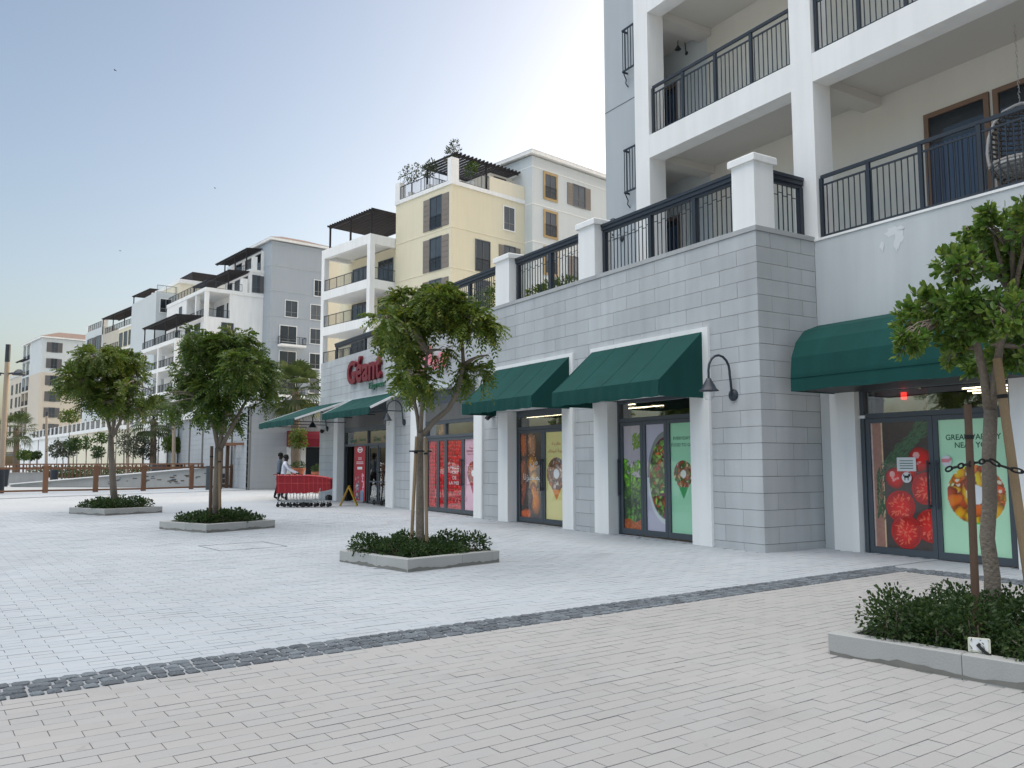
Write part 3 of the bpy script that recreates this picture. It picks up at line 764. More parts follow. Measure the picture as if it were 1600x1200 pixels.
def pic_strawberries(w, h):
    p = Print(w, h, (40, 30, 22)); 
    y = -.02; k = 0
    while y < h+.05:
        x = -.04+(k % 2)*.05
        while x < w+.05:
            cx, cy = x+RR.uniform(-.02, .02), y+RR.uniform(-.02, .02); g = RR.uniform(.75, 1.1)
            p.blob(cx, cy, .062, .078, RR.uniform(-.5, .5), S(int(225*g) if g < 1.1 else 235, int(48*g), int(52*g)), S(120, 10, 22), S(245, 150, 150), k)
            if RR.random() < .35: p.blob(cx, cy+.06, .04, .02, RR.uniform(-.5, .5), S(80, 120, 50), S(40, 70, 30), None, k, None, .3)
            x += .105; k += 1
        y += .105; k += 1
    p.noise(.12, 60, 2); return p
def pic_pin(w, h, bgc, cols, cx, cy, r, tip, tipc=None, seed=1, n=90, hole=.28, holec=(240, 240, 235), size=.3):
    p = Print(w, h, bgc); m = pin_mask(p, cx, cy, r, tip); r_ = random.Random(seed)
    p.put(m, S(*cols[0]))
    for k in range(n):
        a = r_.uniform(0, 6.28); q = r*math.sqrt(r_.random()); x = cx+q*math.cos(a); y = cy+q*math.sin(a)-(r_.random()*.5*(cy-tip-r) if r_.random() < .4 else 0)
        c = r_.choice(cols); g = r_.uniform(.75, 1.15)
        p.blob(x, y, r*size*r_.uniform(.5, 1), r*size*r_.uniform(.4, .8), r_.uniform(0, 3), S(*[min(255, int(v*g)) for v in c]), S(*[int(v*.55*g) for v in c]), S(250, 245, 225) if r_.random() < .3 else None, k, m)
    if tipc:
        m2 = m & (p.Y < cy-r*.95); p.put(m2, S(*tipc))
    if hole: p.put(np.hypot(p.X-cx, p.Y-cy) < r*hole, S(*holec))
    return p
def pic_bread(w, h):
    p = Print(w, h, (45, 30, 25)); r_ = random.Random(5)
    for cx, cy, rx, ry, a, c in ((.08,1.75,.2,.35,.1,(185,95,40)),(.48,1.72,.19,.36,.1,(170,120,90)),(.1,1.05,.2,.4,0,(150,85,50)),(.5,1.25,.22,.26,.2,(200,130,70)),(.55,.85,.18,.28,-.3,(215,150,80)),(.12,.62,.12,.3,-.3,(140,70,40)),(.62,.45,.2,.4,.25,(205,120,30)),(.2,.08,.3,.12,.1,(200,90,25)),(.38,.5,.14,.2,.4,(80,60,55)),(.02,.4,.1,.15,0,(120,60,35))):
        p.blob(cx, cy, rx, ry, a, S(*c), S(*[int(v*.4) for v in c]), S(*[min(255, int(v*1.25)) for v in c]), cx*9, None, .06)
        for k in range(14):
            x, y = cx+r_.uniform(-rx, rx)*.7, cy+r_.uniform(-ry, ry)*.7; p.blob(x, y, .03, .015, r_.uniform(0, 3), S(*[min(255, int(v*1.3)) for v in c]), S(*c), None, k)
    p.noise(.15, 40, 4); return p
def pic_salad_leaves(w, h):
    p = Print(w, h, (168, 160, 165)); r_ = random.Random(8)
    for k in range(26):
        p.blob(w*.72+r_.uniform(-.1, .12), h*.86+r_.uniform(-.16, .12), .06, .025, r_.uniform(0, 3), S(120, 150, 60), S(60, 90, 30), None, k)
    m = p.Y < h*.5; p.put(m, S(28, 50, 22))
    for k in range(150):
        y = r_.uniform(.18, h*.66); x = r_.uniform(-.02, w+.02); g = r_.uniform(.6, 1.15)
        hi = y > h*.4
        c = (120, 185, 50) if hi else (85, 140, 45)
        if y < h*.3 and r_.random() < .4: c = (40, 70, 35)
        p.blob(x, y, r_.uniform(.04, .1), r_.uniform(.025, .05), r_.uniform(0, 3.1), S(*[min(255, int(v*g)) for v in c]), S(*[int(v*.5*g) for v in c]), None, k, None, .2)
    m = p.Y < .17+.03*np.sin(p.X*14); p.put(m, S(150, 75, 25))
    for k in range(14): p.blob(r_.uniform(0, w), r_.uniform(0, .14), .08, .03, .2, S(190, 95, 35), S(110, 50, 15), None, k)
    return p
def pic_bowl(w, h):
    p = Print(w, h, (176, 172, 186)); cx, cy, R0 = w*1.02, h*.50, w*.98; r_ = random.Random(9)
    q = np.hypot((p.X-cx)/R0, (p.Y-cy)/(h*.43))
    p.put(q < 1, S(120, 122, 120)); p.put((q < 1) & (p.Y < cy) & (q > .9), S(190, 195, 195)); p.put(q < .88, S(60, 70, 35)); m = q < .88
    for k in range(190):
        x, y = r_.uniform(0, w), r_.uniform(h*.1, h*.9); c = r_.choice([(120,165,70),(150,185,90),(90,130,50),(205,110,60),(190,70,50),(170,190,120),(110,40,70)]); g = r_.uniform(.7, 1.15)
        p.blob(x, y, r_.uniform(.04, .09), r_.uniform(.025, .06), r_.uniform(0, 3), S(*[min(255, int(v*g)) for v in c]), S(*[int(v*.5*g) for v in c]), None, k, m, .18)
    return p
def pic_tomatoes(w, h):
    p = Print(w, h, (62, 52, 50)); r_ = random.Random(11)
    p.put(p.X < w*.2, S(150, 112, 100)); p.put((p.X > w*.185) & (p.X < w*.205), S(205, 180, 150)); p.put(p.X < w*.03, S(190, 170, 165)); p.noise(.1, 30, 3)
    for k in range(260):
        f = r_.random(); x, y = w*(.98-.9*f)+r_.uniform(-.12, .12), h*(.98-.42*f)+r_.uniform(-.1, .1)
        if f > .75: x, y = w*.14+r_.uniform(-.07, .07), h*r_.uniform(.25, .62)
        p.blob(x, y, r_.uniform(.06, .12), .009, .75+r_.uniform(-.35, .35) if f < .75 else 1.4, S(75, 105, 75), S(38, 60, 42), None, k, None, .05)
    for cx, cy, r, cut in ((.83,.70,.19,0),(.62,.60,.155,0),(.40,.555,.165,0),(.92,.475,.25,1),(.47,.33,.25,1),(.98,.19,.26,1),(.55,.13,.26,1)):
        cx, cy, r = cx*w, cy*h, r*w*1.0; th = np.arctan2(p.Y-cy, p.X-cx); q = np.hypot(p.X-cx, p.Y-cy)/r
        p.blob(cx, cy, r, r, 0, S(205, 26, 30), S(120, 8, 16), S(250, 200, 195) if not cut else None, cx*5, None, .03)
        if cut:
            for k in range(38):
                a, rr_ = r_.uniform(0, 6.28), r*.78*math.sqrt(r_.random()); p.blob(cx+rr_*math.cos(a), cy+rr_*math.sin(a), .03*r/.2*r_.uniform(.5, 1.3), .009, a+r_.uniform(-.5, .5), S(228, 128, 100), S(203, 58, 50), None, k, None, .2)
            p.put((q > .88) & (q < .98), S(170, 14, 22))
        else:
            for k in range(5): p.blob(cx+r_.uniform(-.5, .3)*r, cy+r_.uniform(-.5, .1)*r, .03, .02, 0, S(240, 170, 165), S(205, 40, 45), None, k)
    return p
def pic_banner(w, h):
    p = Print(w, h, (150, 18, 44)); r_ = random.Random(4)
    q = np.hypot((p.X-w*.5)/(w*.24), (p.Y-h*.9)/(h*.05)); p.put(q < 1, S(235, 225, 225)); p.put((q < .7) & (abs(p.Y-h*.9) > h*.012), S(150, 18, 44))
    for yy, ww in ((.76, .3), (.735, .34), (.685, .62), (.655, .66)):
        for k in range(9): 
            x = w*(.5-ww/2+ww*(k+.5)/9); p.put((abs(p.X-x) < w*ww*.04) & (abs(p.Y-h*yy) < h*.008), S(225, 200, 205))
    p.put((abs(p.X-w*.5) < w*.22) & (abs(p.Y-h*.575) < h*.022), S(230, 215, 215))
    for k in range(46): p.blob(w*.3+r_.uniform(-.16, .13), h*r_.uniform(.03, .42), .05, .035, r_.uniform(0, 3), S(*r_.choice([(215, 220, 225), (60, 65, 80), (160, 170, 180), (210, 160, 170)])), S(60, 60, 75), None, k, None, .2)
    for k in range(14): p.blob(w*.78+r_.uniform(-.06, .08), h*r_.uniform(.15, .47), .05, .05, 0, S(235, 190, 205), S(190, 60, 100), None, k)
    p.put((abs(p.X-w*.72) < w*.13) & (p.Y < h*.18), S(95, 130, 155))
    return p

# ------------------------------------------------------------------ shop fronts
def shopfront(name, label, y0, y1, x, lo, panels, bar, trans, top, group='glazed shop fronts', louvre=None, handles=(), tbars=()):
    """y1 = far end (left), y0 = near end (right); panels: list of (width fraction, picture fn or None, text list)"""
    t = thing(name, label, 'shop front', (x, (y0+y1)/2, lo), 0, group)
    Lw = y1-y0
    M = Matrix(((0, 1, 0, x), (-1, 0, 0, y1), (0, 0, 1, lo), (0, 0, 0, 1)))     # local (s right, t inwards, z up)
    fr = M_['frame']
    def bx(nm, s0, s1, t0, t1, z0, z1, mt=fr): m = MB(M); m.box(s0, s1, t0, t1, z0, z1); return m.build(nm, mt, t)
    bx('jamb', 0, .07, -.04, .1, 0, top-lo); bx('jamb', Lw-.07, Lw, -.04, .1, 0, top-lo)
    bx('door_head', .072, Lw-.072, -.035, .08, bar-lo, bar+.08-lo)
    bx('lintel', .072, Lw-.072, -.05, .1, trans-lo, top-lo)
    if louvre:
        n = int((Lw-.2)/.07)
        me = None
        for i in range(n):
            s_ = .1+(Lw-.2)*i/n; m = MB(M); m.box(s_, s_+.028, -.085, -.052, louvre[0]-lo, louvre[1]-lo); m.build('louvre_fin', M_['louvre'], t)
    m = MB(M); m.box(.072, Lw-.072, .02, .03, bar+.082-lo, trans-.002-lo); m.build('transom_glass', M_['glass_coated'], t)
    for f in tbars: bx('transom_bar', Lw*f-.03, Lw*f+.03, -.03, .06, bar+.082-lo, trans-.002-lo)
    s = .075; tot = Lw-.15
    for i, (wf, pic, texts) in enumerate(panels):
        wd = tot*wf; a, b = s+.004, s+wd-.004; h = bar-lo-.006; e = .075
        m = MB(M); m.box(a, a+e, -.02, .04, .02, h); m.box(b-e, b, -.02, .04, .02, h); m.box(a+e, b-e, -.02, .04, .02, .02+.11); m.box(a+e, b-e, -.02, .04, h-e, h)
        lf = m.build('door_leaf', fr, t)
        m = MB(M); m.box(a+e, b-e, -.002, .003, .13, h-e); m.build('pane', M_['glass'], t)
        if pic:
            pw, ph = b-a-2*e, h-e-.13
            p = pic(pw, ph); Mp = M @ Matrix.Translation((a+e, .012, .13))
            po = p.build('poster', Mp, M_['print'], t)
            for body, cx, cy, tw, th, mk, bold in texts:
                MT = M @ Matrix(((1,0,0,a+e+cx*pw-tw*pw/2), (0,0,-1,.009), (0,1,0,.13+cy*ph), (0,0,0,1)))
                text_mesh(body, MT, tw*pw, th, 0, bold, 'lettering', M_[mk], po)
        s += wd
    for hs in handles:
        m = MB(M); z0 = .78; s_ = Lw*hs; m.tube([(s_, -.02, z0+.05), (s_, -.075, z0+.05)], .012, 6); m.tube([(s_, -.02, z0+.7), (s_, -.075, z0+.7)], .012, 6); m.tube([(s_, -.075, z0), (s_, -.075, z0+.75)], .016, 8); m.build('handle', M_['rail'], t)
    return t, M, Lw
gF = 'glazed shop fronts'
VEG = [(150,60,35),(90,130,50),(175,90,50),(200,160,110),(70,100,40)]
shopfront('storefront', 'three leaf folding doors with salad bowl and leaf posters under the largest awning', 11.29, 13.72, RXD, gz(12.5), [
    (.31, pic_salad_leaves, []), (.31, pic_bowl, []),
    (.38, lambda w, h: pic_pin(w, h, (150,196,166), VEG, w*.47, h*.535, w*.36, h*.31, (60,140,85), 6, 130, .3, (225,215,205), .25), [('EVERYDAY', .44, .845, .66, .06, 'textgreen', .008), ('FOOD TO GO', .44, .785, .82, .06, 'textgreen', .008)])],
    2.31, 2.69, 2.95, handles=(.03,), tbars=())
shopfront('storefront', 'double doors with bread poster and cream ice cone poster under the smaller awning', 15.34, 17.69, RXD, gz(16.5), [
    (.5, pic_bread, [('\uFEE6\uFEE3', .62, .60, .34, .16, 'textwhite', .012), ('\uFE8E\uFEE7\uFEB0\uFE92\uFEA8\uFEE4\uFE91', .52, .42, .8, .20, 'textwhite', .012)]),
    (.5, lambda w, h: pic_pin(w, h, (222,200,140), [(150,100,70),(185,120,75),(205,180,160),(110,75,65),(190,170,165)], w*.45, h*.52, w*.40, h*.22, (200,120,40), 7, 110, .3, (225,220,220), .3), [('\uFE94\uFE9F\uFEAF\uFE8E\uFEC3', .45, .84, .38, .09, 'textorange', .008), ('\uFEDA\uFE98\uFEF4\uFE92\uFEDF\u0020\uFE94\uFE92\uFEF3\uFEAE\uFED7', .46, .755, .74, .1, 'textorange', .008)])],
    2.28, 2.60, 2.86, handles=(.485, .515))
shopfront('storefront', 'strawberry postered doors with white lettering behind the forked tree', 19.40, 22.82, RXD, gz(21), [
    (.22, pic_strawberries, []), (.15, pic_strawberries, []),
    (.315, pic_strawberries, [('HELLO', .5, .575, .62, .10, 'textwhite', .014), ('PORT', .5, .50, .54, .10, 'textwhite', .014), ('DE', .48, .425, .26, .10, 'textwhite', .014), ('LA MER', .5, .35, .78, .10, 'textwhite', .014)]),
    (.315, lambda w, h: pic_pin(w, h, (226,172,186), [(165,35,40),(190,60,55),(130,20,35),(200,110,90)], w*.52, h*.52, w*.36, h*.23, (150,25,60), 3, 120, .27, (240,225,215), .22), [('Your', .42, .86, .28, .05, 'textred', .006), ('NEIGHBOURHOOD', .5, .815, .78, .055, 'textred', .008), ('supermarket', .46, .775, .6, .045, 'textred', .004)])],
    2.22, 2.62, 3.58, louvre=(2.72, 3.2), handles=(.66, .69), tbars=(.37,))
# entrance with an open left half
t, Me, Le = shopfront('storefront', 'shop entrance with open dark doorway, glass doors and louvred panel above', 25.19, 29.67, RXD, gz(27.5), [(.27, None, []), (.23, None, [])][:0], 2.1, 2.62, 3.58, gF, louvre=(2.78, 3.2), tbars=(.5,))
def ebox(nm, s0, s1, t0, t1, z0, z1, mt): m = MB(Me); m.box(s0, s1, t0, t1, z0, z1); return m.build(nm, mt, t)
hb = 2.1-gz(27.5)-.005
ebox('door_post', Le*.5-.07, Le*.5+.07, -.03, .1, 0, hb, M_['black']); ebox('door_post', Le-.62, Le-.5, -.03, .1, 0, hb, M_['frame']); ebox('taupe_panel', .25, 1.35, .25, .3, 0, hb, M_['louvre'])
ebox('side_panel', .075, .24, .0, .06, 0, hb, M_['black'])
for s0, s1 in ((Le*.5+.08, Le*.5+.86), (Le*.5+.94, Le-.63)):
    m = MB(Me); e = .06; m.box(s0, s0+e, .0, .05, .02, hb); m.box(s1-e, s1, .0, .05, .02, hb); m.box(s0+e, s1-e, .0, .05, .02, .1); m.box(s0+e, s1-e, .0, .05, hb-.08, hb); m.box(s0+e, s1-e, .0, .04, .72, .77); m.build('door_leaf', M_['frame'], t)
    m = MB(Me); m.box(s0+e, s1-e, .02, .03, .1, hb-.08); m.build('pane', M_['glass_door'], t)
for s0, body in ((.5, 'Géant'), (1.35, 'Express'), (Le*.5+.45, 'Géant'), (Le*.5+1.35, 'Express')):
    text_mesh(body, Me @ Matrix(((1,0,0,s0), (0,0,-1,.012), (0,1,0,2.24-gz(27.5)), (0,0,0,1))), .6, .16, 0, .004, 'lettering', M_['textgreen'], t)
# pull-up banner, wet floor sign, mat, box by the door
t = thing('pull_up_banner', 'tall red pull up banner standing in the open shop doorway', 'banner', (RXD+.12, 28.2, gz(28)))
Mb = Matrix(((.05, 1, 0, RXD+.02), (-1, .05, 0, 28.75), (0, 0, 1, gz(28)+.06), (0, 0, 0, 1)))
p = pic_banner(.92, 1.98); p.build('banner_print', Mb, M_['print'], t)
m = MB(Mb); m.box(0, .92, .004, .012, 0, 1.98); m.build('banner_back', M_['red'], t); m = MB(Mb); m.box(-.02, .94, -.08, .1, -.06, 0); m.build('base', M_['chrome'], t)
t = thing('wet_floor_sign', 'yellow folding wet floor sign standing before the entrance', 'floor sign', (9.99, 26.33, gz(26.3)))
Mw = Matrix.Translation((9.99, 26.33, gz(26.3))) @ Matrix.Rotation(rad(150), 4, 'Z')
for sgn in (-1, 1):
    m = MB(Mw @ Matrix.Translation((0, 0, .62)) @ Matrix.Rotation(sgn*rad(24), 4, 'Y')); 
    m.box(-.012, .012, -.15, .15, -.58, -.1); m.box(-.012, .012, -.15, -.05, -.68, -.58); m.box(-.012, .012, .05, .15, -.68, -.58); m.box(-.012, .012, -.15, -.045, -.1, 0); m.box(-.012, .012, .045, .15, -.1, 0); m.box(-.012, .012, -.15, .15, 0, .03); m.build('panel', M_['yellow'], t)
t = thing('doorstop_box', 'small black box on the ground at the foot of the entrance pilaster', 'box', (XF-.06, 30.35, gz(30)))
m = MB(); m.bbox(XF-.18, XF-.02, 30.2, 30.5, gz(30), gz(30)+.16, .02); m.build('body', M_['black'], t); m = MB(); m.box(XF-.14, XF-.06, 30.25, 30.45, gz(30)+.16, gz(30)+.19); m.build('lid', M_['rubber'], t)
t = thing('kick_scooter', 'black folded kick scooter leaning inside the entrance beside the glass doors', 'scooter', (RXD-.15, 26.1, gz(26)))
y0 = 25.75; z0 = gz(26); x = RXD-.16
m = MB(); m.tube([(x, y0+.1, z0+.09), (x+.02, y0+.65, z0+.09)], .045, 8); m.build('deck', M_['black'], t)
m = MB(); m.tube([(x, y0+.1, z0+.12), (x+.05, y0-.05, z0+1.1)], .022, 8); m.tube([(x-.18, y0-.05, z0+1.08), (x+.18, y0-.05, z0+1.12)], .016, 6); m.build('steering_column', M_['black'], t)
for yy in (y0+.06, y0+.7): m = MB(Matrix.Translation((x, yy, z0+.085)) @ Matrix.Rotation(rad(90), 4, 'Y')); m.lathe([(0,-.02),(.085,-.02),(.085,.02),(0,.02)], 14); m.build('wheel', M_['rubber'], t)
# ------------------------------------------------------------------ recessed shop front under the barrel awning
t, Mr, Lr = shopfront('storefront', 'double doors with sliced tomato poster and pepper poster under the barrel awning', 6.42, 8.93, 12.45, gz(8)-.02, [
    (.5, pic_tomatoes, []),
    (.5, lambda w, h: pic_pin(w, h, (176,222,182), [(245,160,30),(250,200,60),(225,110,25),(240,175,50),(200,80,30)], w*.52, h*.44, w*.43, h*.235, (75,175,60), 5, 120, .33, (235,240,235), .38), [('GREAT VARIETY', .52, .845, .82, .085, 'textgreen', .012), ('NEAR YOU', .52, .785, .55, .085, 'textgreen', .012)])],
    2.2, 2.66, 2.86, handles=(.47, .53))
po = t
def rs(nm, s0, s1, z0, z1, mt, tt=-.012): m = MB(Mr); m.box(s0, s1, tt, tt+.003, z0, z1); return m.build(nm, mt, t)
rs('notice', .62, .95, 1.36, 1.58, M_['paper'])
for k in range(4): rs('notice_line', .67, .9, 1.40+k*.04, 1.412+k*.04, M_['textgreen'], -.015)
def rdisc(nm, s, z, r, mt, tt): 
    m = MB(Mr); m.add([(s+r*math.cos(a*math.pi/10), tt, z+r*math.sin(a*math.pi/10)) for a in range(20)], [tuple(range(20))]); return m.build(nm, mt, t)
rdisc('round_sticker', .78, 1.26, .085, M_['paper'], -.013)
m = MB(Mr); 
for s0, s1, z0, z1 in ((.74,.82,1.255,1.29),(.745,.758,1.215,1.255),(.80,.813,1.215,1.255),(.81,.845,1.275,1.315),(.725,.742,1.28,1.31)): m.box(s0, s1, -.017, -.015, z0, z1)
m.build('dog_symbol', M_['black'], t)
rdisc('round_logo', 1.45, 1.52, .085, M_['paper'], -.013)
m = MB(Mr); m.box(1.375, 1.50, -.017, -.015, 1.50, 1.555); m.box(1.50, 1.525, -.017, -.015, 1.52, 1.57); m.build('logo_mark', M_['signred'], t)
m = MB(Mr); m.box(-.005, .10, -.06, -.042, 2.235, 2.285); m.build('door_closer_tag', M_['paper'], t)
t2 = thing('wall_panel', 'board coloured like a red glow inside above the tomato doors', 'panel', (13.0, 8.25, 2.45))
m = MB(); m.box(12.75, 12.78, 7.95, 8.88, 2.28, 2.66); m.build('red_glow_board', pm('red_glow_board', (.16,.012,.014), .7, .5, 30), t2)  # board coloured red in place of the glow behind the transom
m = MB(); m.box(12.70, 12.74, 8.28, 8.36, 2.50, 2.62); m.build('red_lamp', emit_mat('red_lamp', (1,.03,.02), 1.2), t2)
# ------------------------------------------------------------------ near apartment building
apt = thing('apartment_building', 'pale apartment building with deep balconies rising above the stone shop corner', 'building', (XA, 6, gz(6)))
YB = -3.0
m = MB(); m.box(XA, XA+.35, 9.0, 9.655, -.2, 5.40); m.box(XA, XA+.35, 6.35, 9.0, 2.88, 5.40); m.box(XA, XA+.35, YB, 6.35, -.2, 5.40); m.build('lower_wall', M_['plaster'], apt)
m = MB(); m.box(XA-.02, XA+.3, YB, 9.64, 5.401, 5.44); m.build('wall_coping', M_['white'], apt)
for y0, y1 in ((8.94, 9.43), (5.92, 6.41)):
    m = MB(); m.box(XA-.05, XA+.15, y0, y1, -.2, 2.82); m.build('pilaster', M_['white'], apt)
m = MB(); m.box(XA-.02, XA+.12, 6.35, 9.0, 2.861, 2.879); m.build('door_lintel', M_['frame'], apt)
m = MB(); m.box(XA+.3, XA+.8, 9.2, 9.21, 0, 2.8); m.box(14.6, 14.7, 5, 9.2, 0, 3); m.box(XA+.36, 14.6, 5, 9.2, 2.9, 3); m.build('interior_shell', M_['interior'], apt)
for k in range(3):
    m = MB(); m.box(13.0+k*.5, 13.04+k*.5, 6.5, 7.5+.2*k, 2.62, 2.64); m.build('strip_light', M_['strip'], apt)
FL = [5.43, 8.88, 12.33, 15.78]
for y0, y1 in ((9.57, 10.05), (14.02, 14.50), (4.6, 5.08), (-.4, .08)):
    m = MB(); m.box(XA, XA+.48, y0, y1, 5.441 if y1 < 9.6 else 5.42, 17.5); m.build('column', M_['white'], apt)
for z in FL[1:]:
    for y0, y1 in ((10.051, 14.019), (5.081, 9.569), (.081, 4.599)):
        m = MB(); m.box(XA+.004, XA+.40, y0, y1, z-.53, z); m.build('edge_beam', M_['white'], apt)
    for y0 in (9.6, 14.05, 4.63):
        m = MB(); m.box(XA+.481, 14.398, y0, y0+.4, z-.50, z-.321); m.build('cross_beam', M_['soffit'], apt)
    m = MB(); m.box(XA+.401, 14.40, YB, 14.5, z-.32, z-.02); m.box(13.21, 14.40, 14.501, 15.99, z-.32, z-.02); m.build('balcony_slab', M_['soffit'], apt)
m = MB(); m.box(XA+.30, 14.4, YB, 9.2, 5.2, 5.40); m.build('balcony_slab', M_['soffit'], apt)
m = MB(); m.box(14.402, 14.7, YB, 14.2, 5.2, 17.5); m.build('back_wall', M_['warm'], apt)
m = MB(); m.box(14.402, 14.7, 14.201, 17.2, 5.2, 17.5); m.build('side_wall', M_['palegrey'], apt)
m = MB(); m.box(12.9, 13.2, 14.95, 16.33, 5.42, 19.5); m.box(13.2, 22, 16.0, 16.32, 5.42, 19.5); m.build('end_wall', M_['greywall'], apt)
m = MB(); m.box(14.7, 22, YB, 16, 17.4, 17.6); m.build('roof_slab', M_['white'], apt)
for z in (7.0, 10.35):
    m = MB(); m.box(12.894, 12.9, 14.96, 16.325, z, z+.015); m.build('wall_groove', M_['joint'], apt)
def plain_railing(x, y0, y1, z0, n_posts, flip=False, parent=apt, h=1.12, step=.108):
    m = MB(); m.bar((x, y0, z0+h), (x, y1, z0+h), .05, .06); o = m.build('balcony_railing', M_['rail'], parent)
    m = MB(); m.bar((x, y0, z0+h-.15), (x, y1, z0+h-.15), .025, .03); m.build('mid_rail', M_['rail'], o)
    m = MB(); m.bar((x, y0, z0+.05), (x, y1, z0+.05), .03, .03); m.build('bottom_rail', M_['rail'], o)
    for i in range(n_posts):
        y = y0+(y1-y0)*i/(n_posts-1); m = MB(); m.bar((x, y, z0), (x, y, z0+h-.02), .05, .065); m.build('post', M_['rail'], o)
    me = baluster_mesh(h-.2, .0075); n = int(abs(y1-y0)/step)
    for i in range(1, n): inst('baluster', me, o, (x, y0+(y1-y0)*i/n, z0+.05))
plain_railing(XA+.08, 9.52, 5.75, 5.44, 5); plain_railing(XA+.08, 5.75, 1.9, 5.44, 5)
plain_railing(XA+.10, 13.97, 10.10, 8.885, 5); plain_railing(XA+.10, 9.52, 5.13, 8.885, 6); plain_railing(XA+.10, 13.97, 10.10, 12.335, 5)
for z in (8.0, 11.05):     # juliet guards on the grey end wall
    m = MB(); 
    for zz in (z, z+1.05): m.bar((12.74, 14.98, zz), (12.74, 15.42, zz), .03, .04); m.bar((12.9, 15.42, zz), (12.74, 15.42, zz), .03, .04)
    for k in range(5): m.bar((12.74, 15.0+.1*k, z), (12.74, 15.0+.1*k, z+1.05), .015, .015)
    m.bar((12.82, 15.42, z), (12.82, 15.42, z+1.05), .015, .015); m.tube([(12.9, 15.40, z-.35), (12.82, 15.4, z-.28), (12.84, 15.4, z-.18), (12.78, 15.4, z-.08), (12.75, 15.4, z)], .015, 6)
    m.build('juliet_guard', M_['rail'], apt)
def door(par, x, y0, y1, z0, z1, mf, mp, leafs=1):
    m = MB(); e = .09
    m.box(x-.05, x-.002, y0, y0+e, z0, z1); m.box(x-.05, x-.002, y1-e, y1, z0, z1); m.box(x-.05, x-.002, y0+e, y1-e, z1-e, z1); m.box(x-.05, x-.002, y0+e, y1-e, z0, z0+e)
    for k in range(1, leafs): yy = y0+(y1-y0)*k/leafs; m.box(x-.048, x-.002, yy-.05, yy+.05, z0+e, z1-e)
    o = m.build('balcony_door', mf, par)
    m = MB(); m.box(x-.02, x-.004, y0+e, y1-e, z0+e, z1-e); m.build('pane', M_['pane'], o)
    return o
d = door(apt, 14.4, 7.55, 8.74, 5.44, 7.86, M_['brownframe'], None); m = MB()
for k in range(11): m.box(14.372, 14.378, 7.70+k*.088, 7.70+k*.088+.075, 5.6, 7.25)
m.build('curtain', M_['paneblue'], d)
m = MB(); m.tube([(14.33, 7.68, 6.2), (14.28, 7.68, 6.22), (14.28, 7.68, 6.48), (14.33, 7.68, 6.5)], .015, 6); m.build('handle', M_['wickerlt'], d)
d = door(apt, 14.4, 5.9, 7.48, 5.44, 7.86, M_['brownframe'], None, 2); m = MB()
for k in range(14): m.box(14.372, 14.378, 6.02+k*.098, 6.02+k*.098+.085, 5.6, 7.25)
m.build('curtain', M_['paneblue'], d)
for z in FL[:3]:
    d = door(apt, 14.4, 15.2, 15.85, z, z+2.25, M_['brownframe'], None); m = MB(); m.box(14.372, 14.378, 15.28, 15.72, z+.12, z+2.0); m.build('curtain', M_['paneblue'], d)
    m = MB(); m.box(14.33, 14.40, 15.02, 15.19, z, z+2.3); m.build('white_jamb', M_['white'], apt)
wall_lamp(12.9, 15.72, 6.95, 'small black swan neck lamp on the grey end wall behind the terrace railing', 'small balcony lamps', s=.7)
wall_lamp(14.4, 14.9, 11.75, 'small black lamp on the wall of the second balcony', 'small balcony lamps', s=.5)
m = MB(); r_ = random.Random(2)
for cy, cz, sy, sz in ((8.12,5.22,.16,.10),(8.02,5.12,.10,.14),(8.06,5.0,.06,.13),(8.32,5.02,.05,.09),(7.98,5.25,.07,.05)):
    n = 14; pk = .002+.0015*len(m.f); m.add([(XA-pk, cy+sy*math.cos(6.283*k/n)*r_.uniform(.5, 1.1), cz+sz*math.sin(6.283*k/n)*r_.uniform(.5, 1.1)) for k in range(n)], [tuple(range(n))])
m.build('paint_patch', M_['paint'], apt)
# hanging wicker egg chair
HC = Vector((13.35, 6.55, 6.35))
t = thing('hanging_chair', 'grey wicker egg chair hanging on the first balcony by the blue curtained door', 'chair', (HC.x, HC.y, 5.75))
m = MB(); prof_ = [(.05, -.62), (.30, -.55), (.44, -.35), (.48, -.1), (.46, .15), (.38, .40), (.24, .58), (.06, .66)]
def egg(ph, k): 
    i = min(int(k), len(prof_)-2); f = k-i; r0 = prof_[i][0]*(1-f)+prof_[i+1][0]*f; z_ = prof_[i][1]*(1-f)+prof_[i+1][1]*f; return HC+Vector((r0*math.cos(ph), r0*math.sin(ph), z_))
a0, a1 = rad(-125), rad(125)     # open towards the plaza side
for i in range(24):
    k = i*7/24
    if k > .2: m.tube([egg(a0+(a1-a0)*j/14 if k > 2.2 else -math.pi+2*math.pi*j/14, k) for j in range(15)], .017, 4)
for j in range(17):
    ph = -math.pi+2*math.pi*j/17; kk = 7 if a0 <= ph <= a1 else 2.4
    m.tube([egg(ph, kk*q/10) for q in range(11)], .013, 4)
m.build('woven_shell', M_['wicker'], t)
m = MB(); m.tube([egg(a1, 2.2+(4.8)*q/10) for q in range(11)]+[egg(a0, 7-(4.8)*q/10) for q in range(11)], .024, 6); m.tube([egg(-math.pi+2*math.pi*j/20, 2.3) for j in range(21)], .022, 6); m.build('rim', M_['wickerlt'], t)
m = MB(); m.lathe([(0,-.42),(.36,-.38),(.40,-.28),(.3,-.22),(0,-.2)], 14, HC); m.build('cushion', M_['palegrey'], t, smooth=True)
m = MB()
for i in range(16): 
    z_ = HC.z+.68+i*.083; m.tube([(HC.x-(.016 if i % 2 else 0), HC.y-(0 if i % 2 else .016), z_), (HC.x, HC.y, z_+.05), (HC.x+(.016 if i % 2 else 0), HC.y+(0 if i % 2 else .016), z_), (HC.x, HC.y, z_-.04)], .006, 4)
m.build('chain', M_['wickerlt'], t)

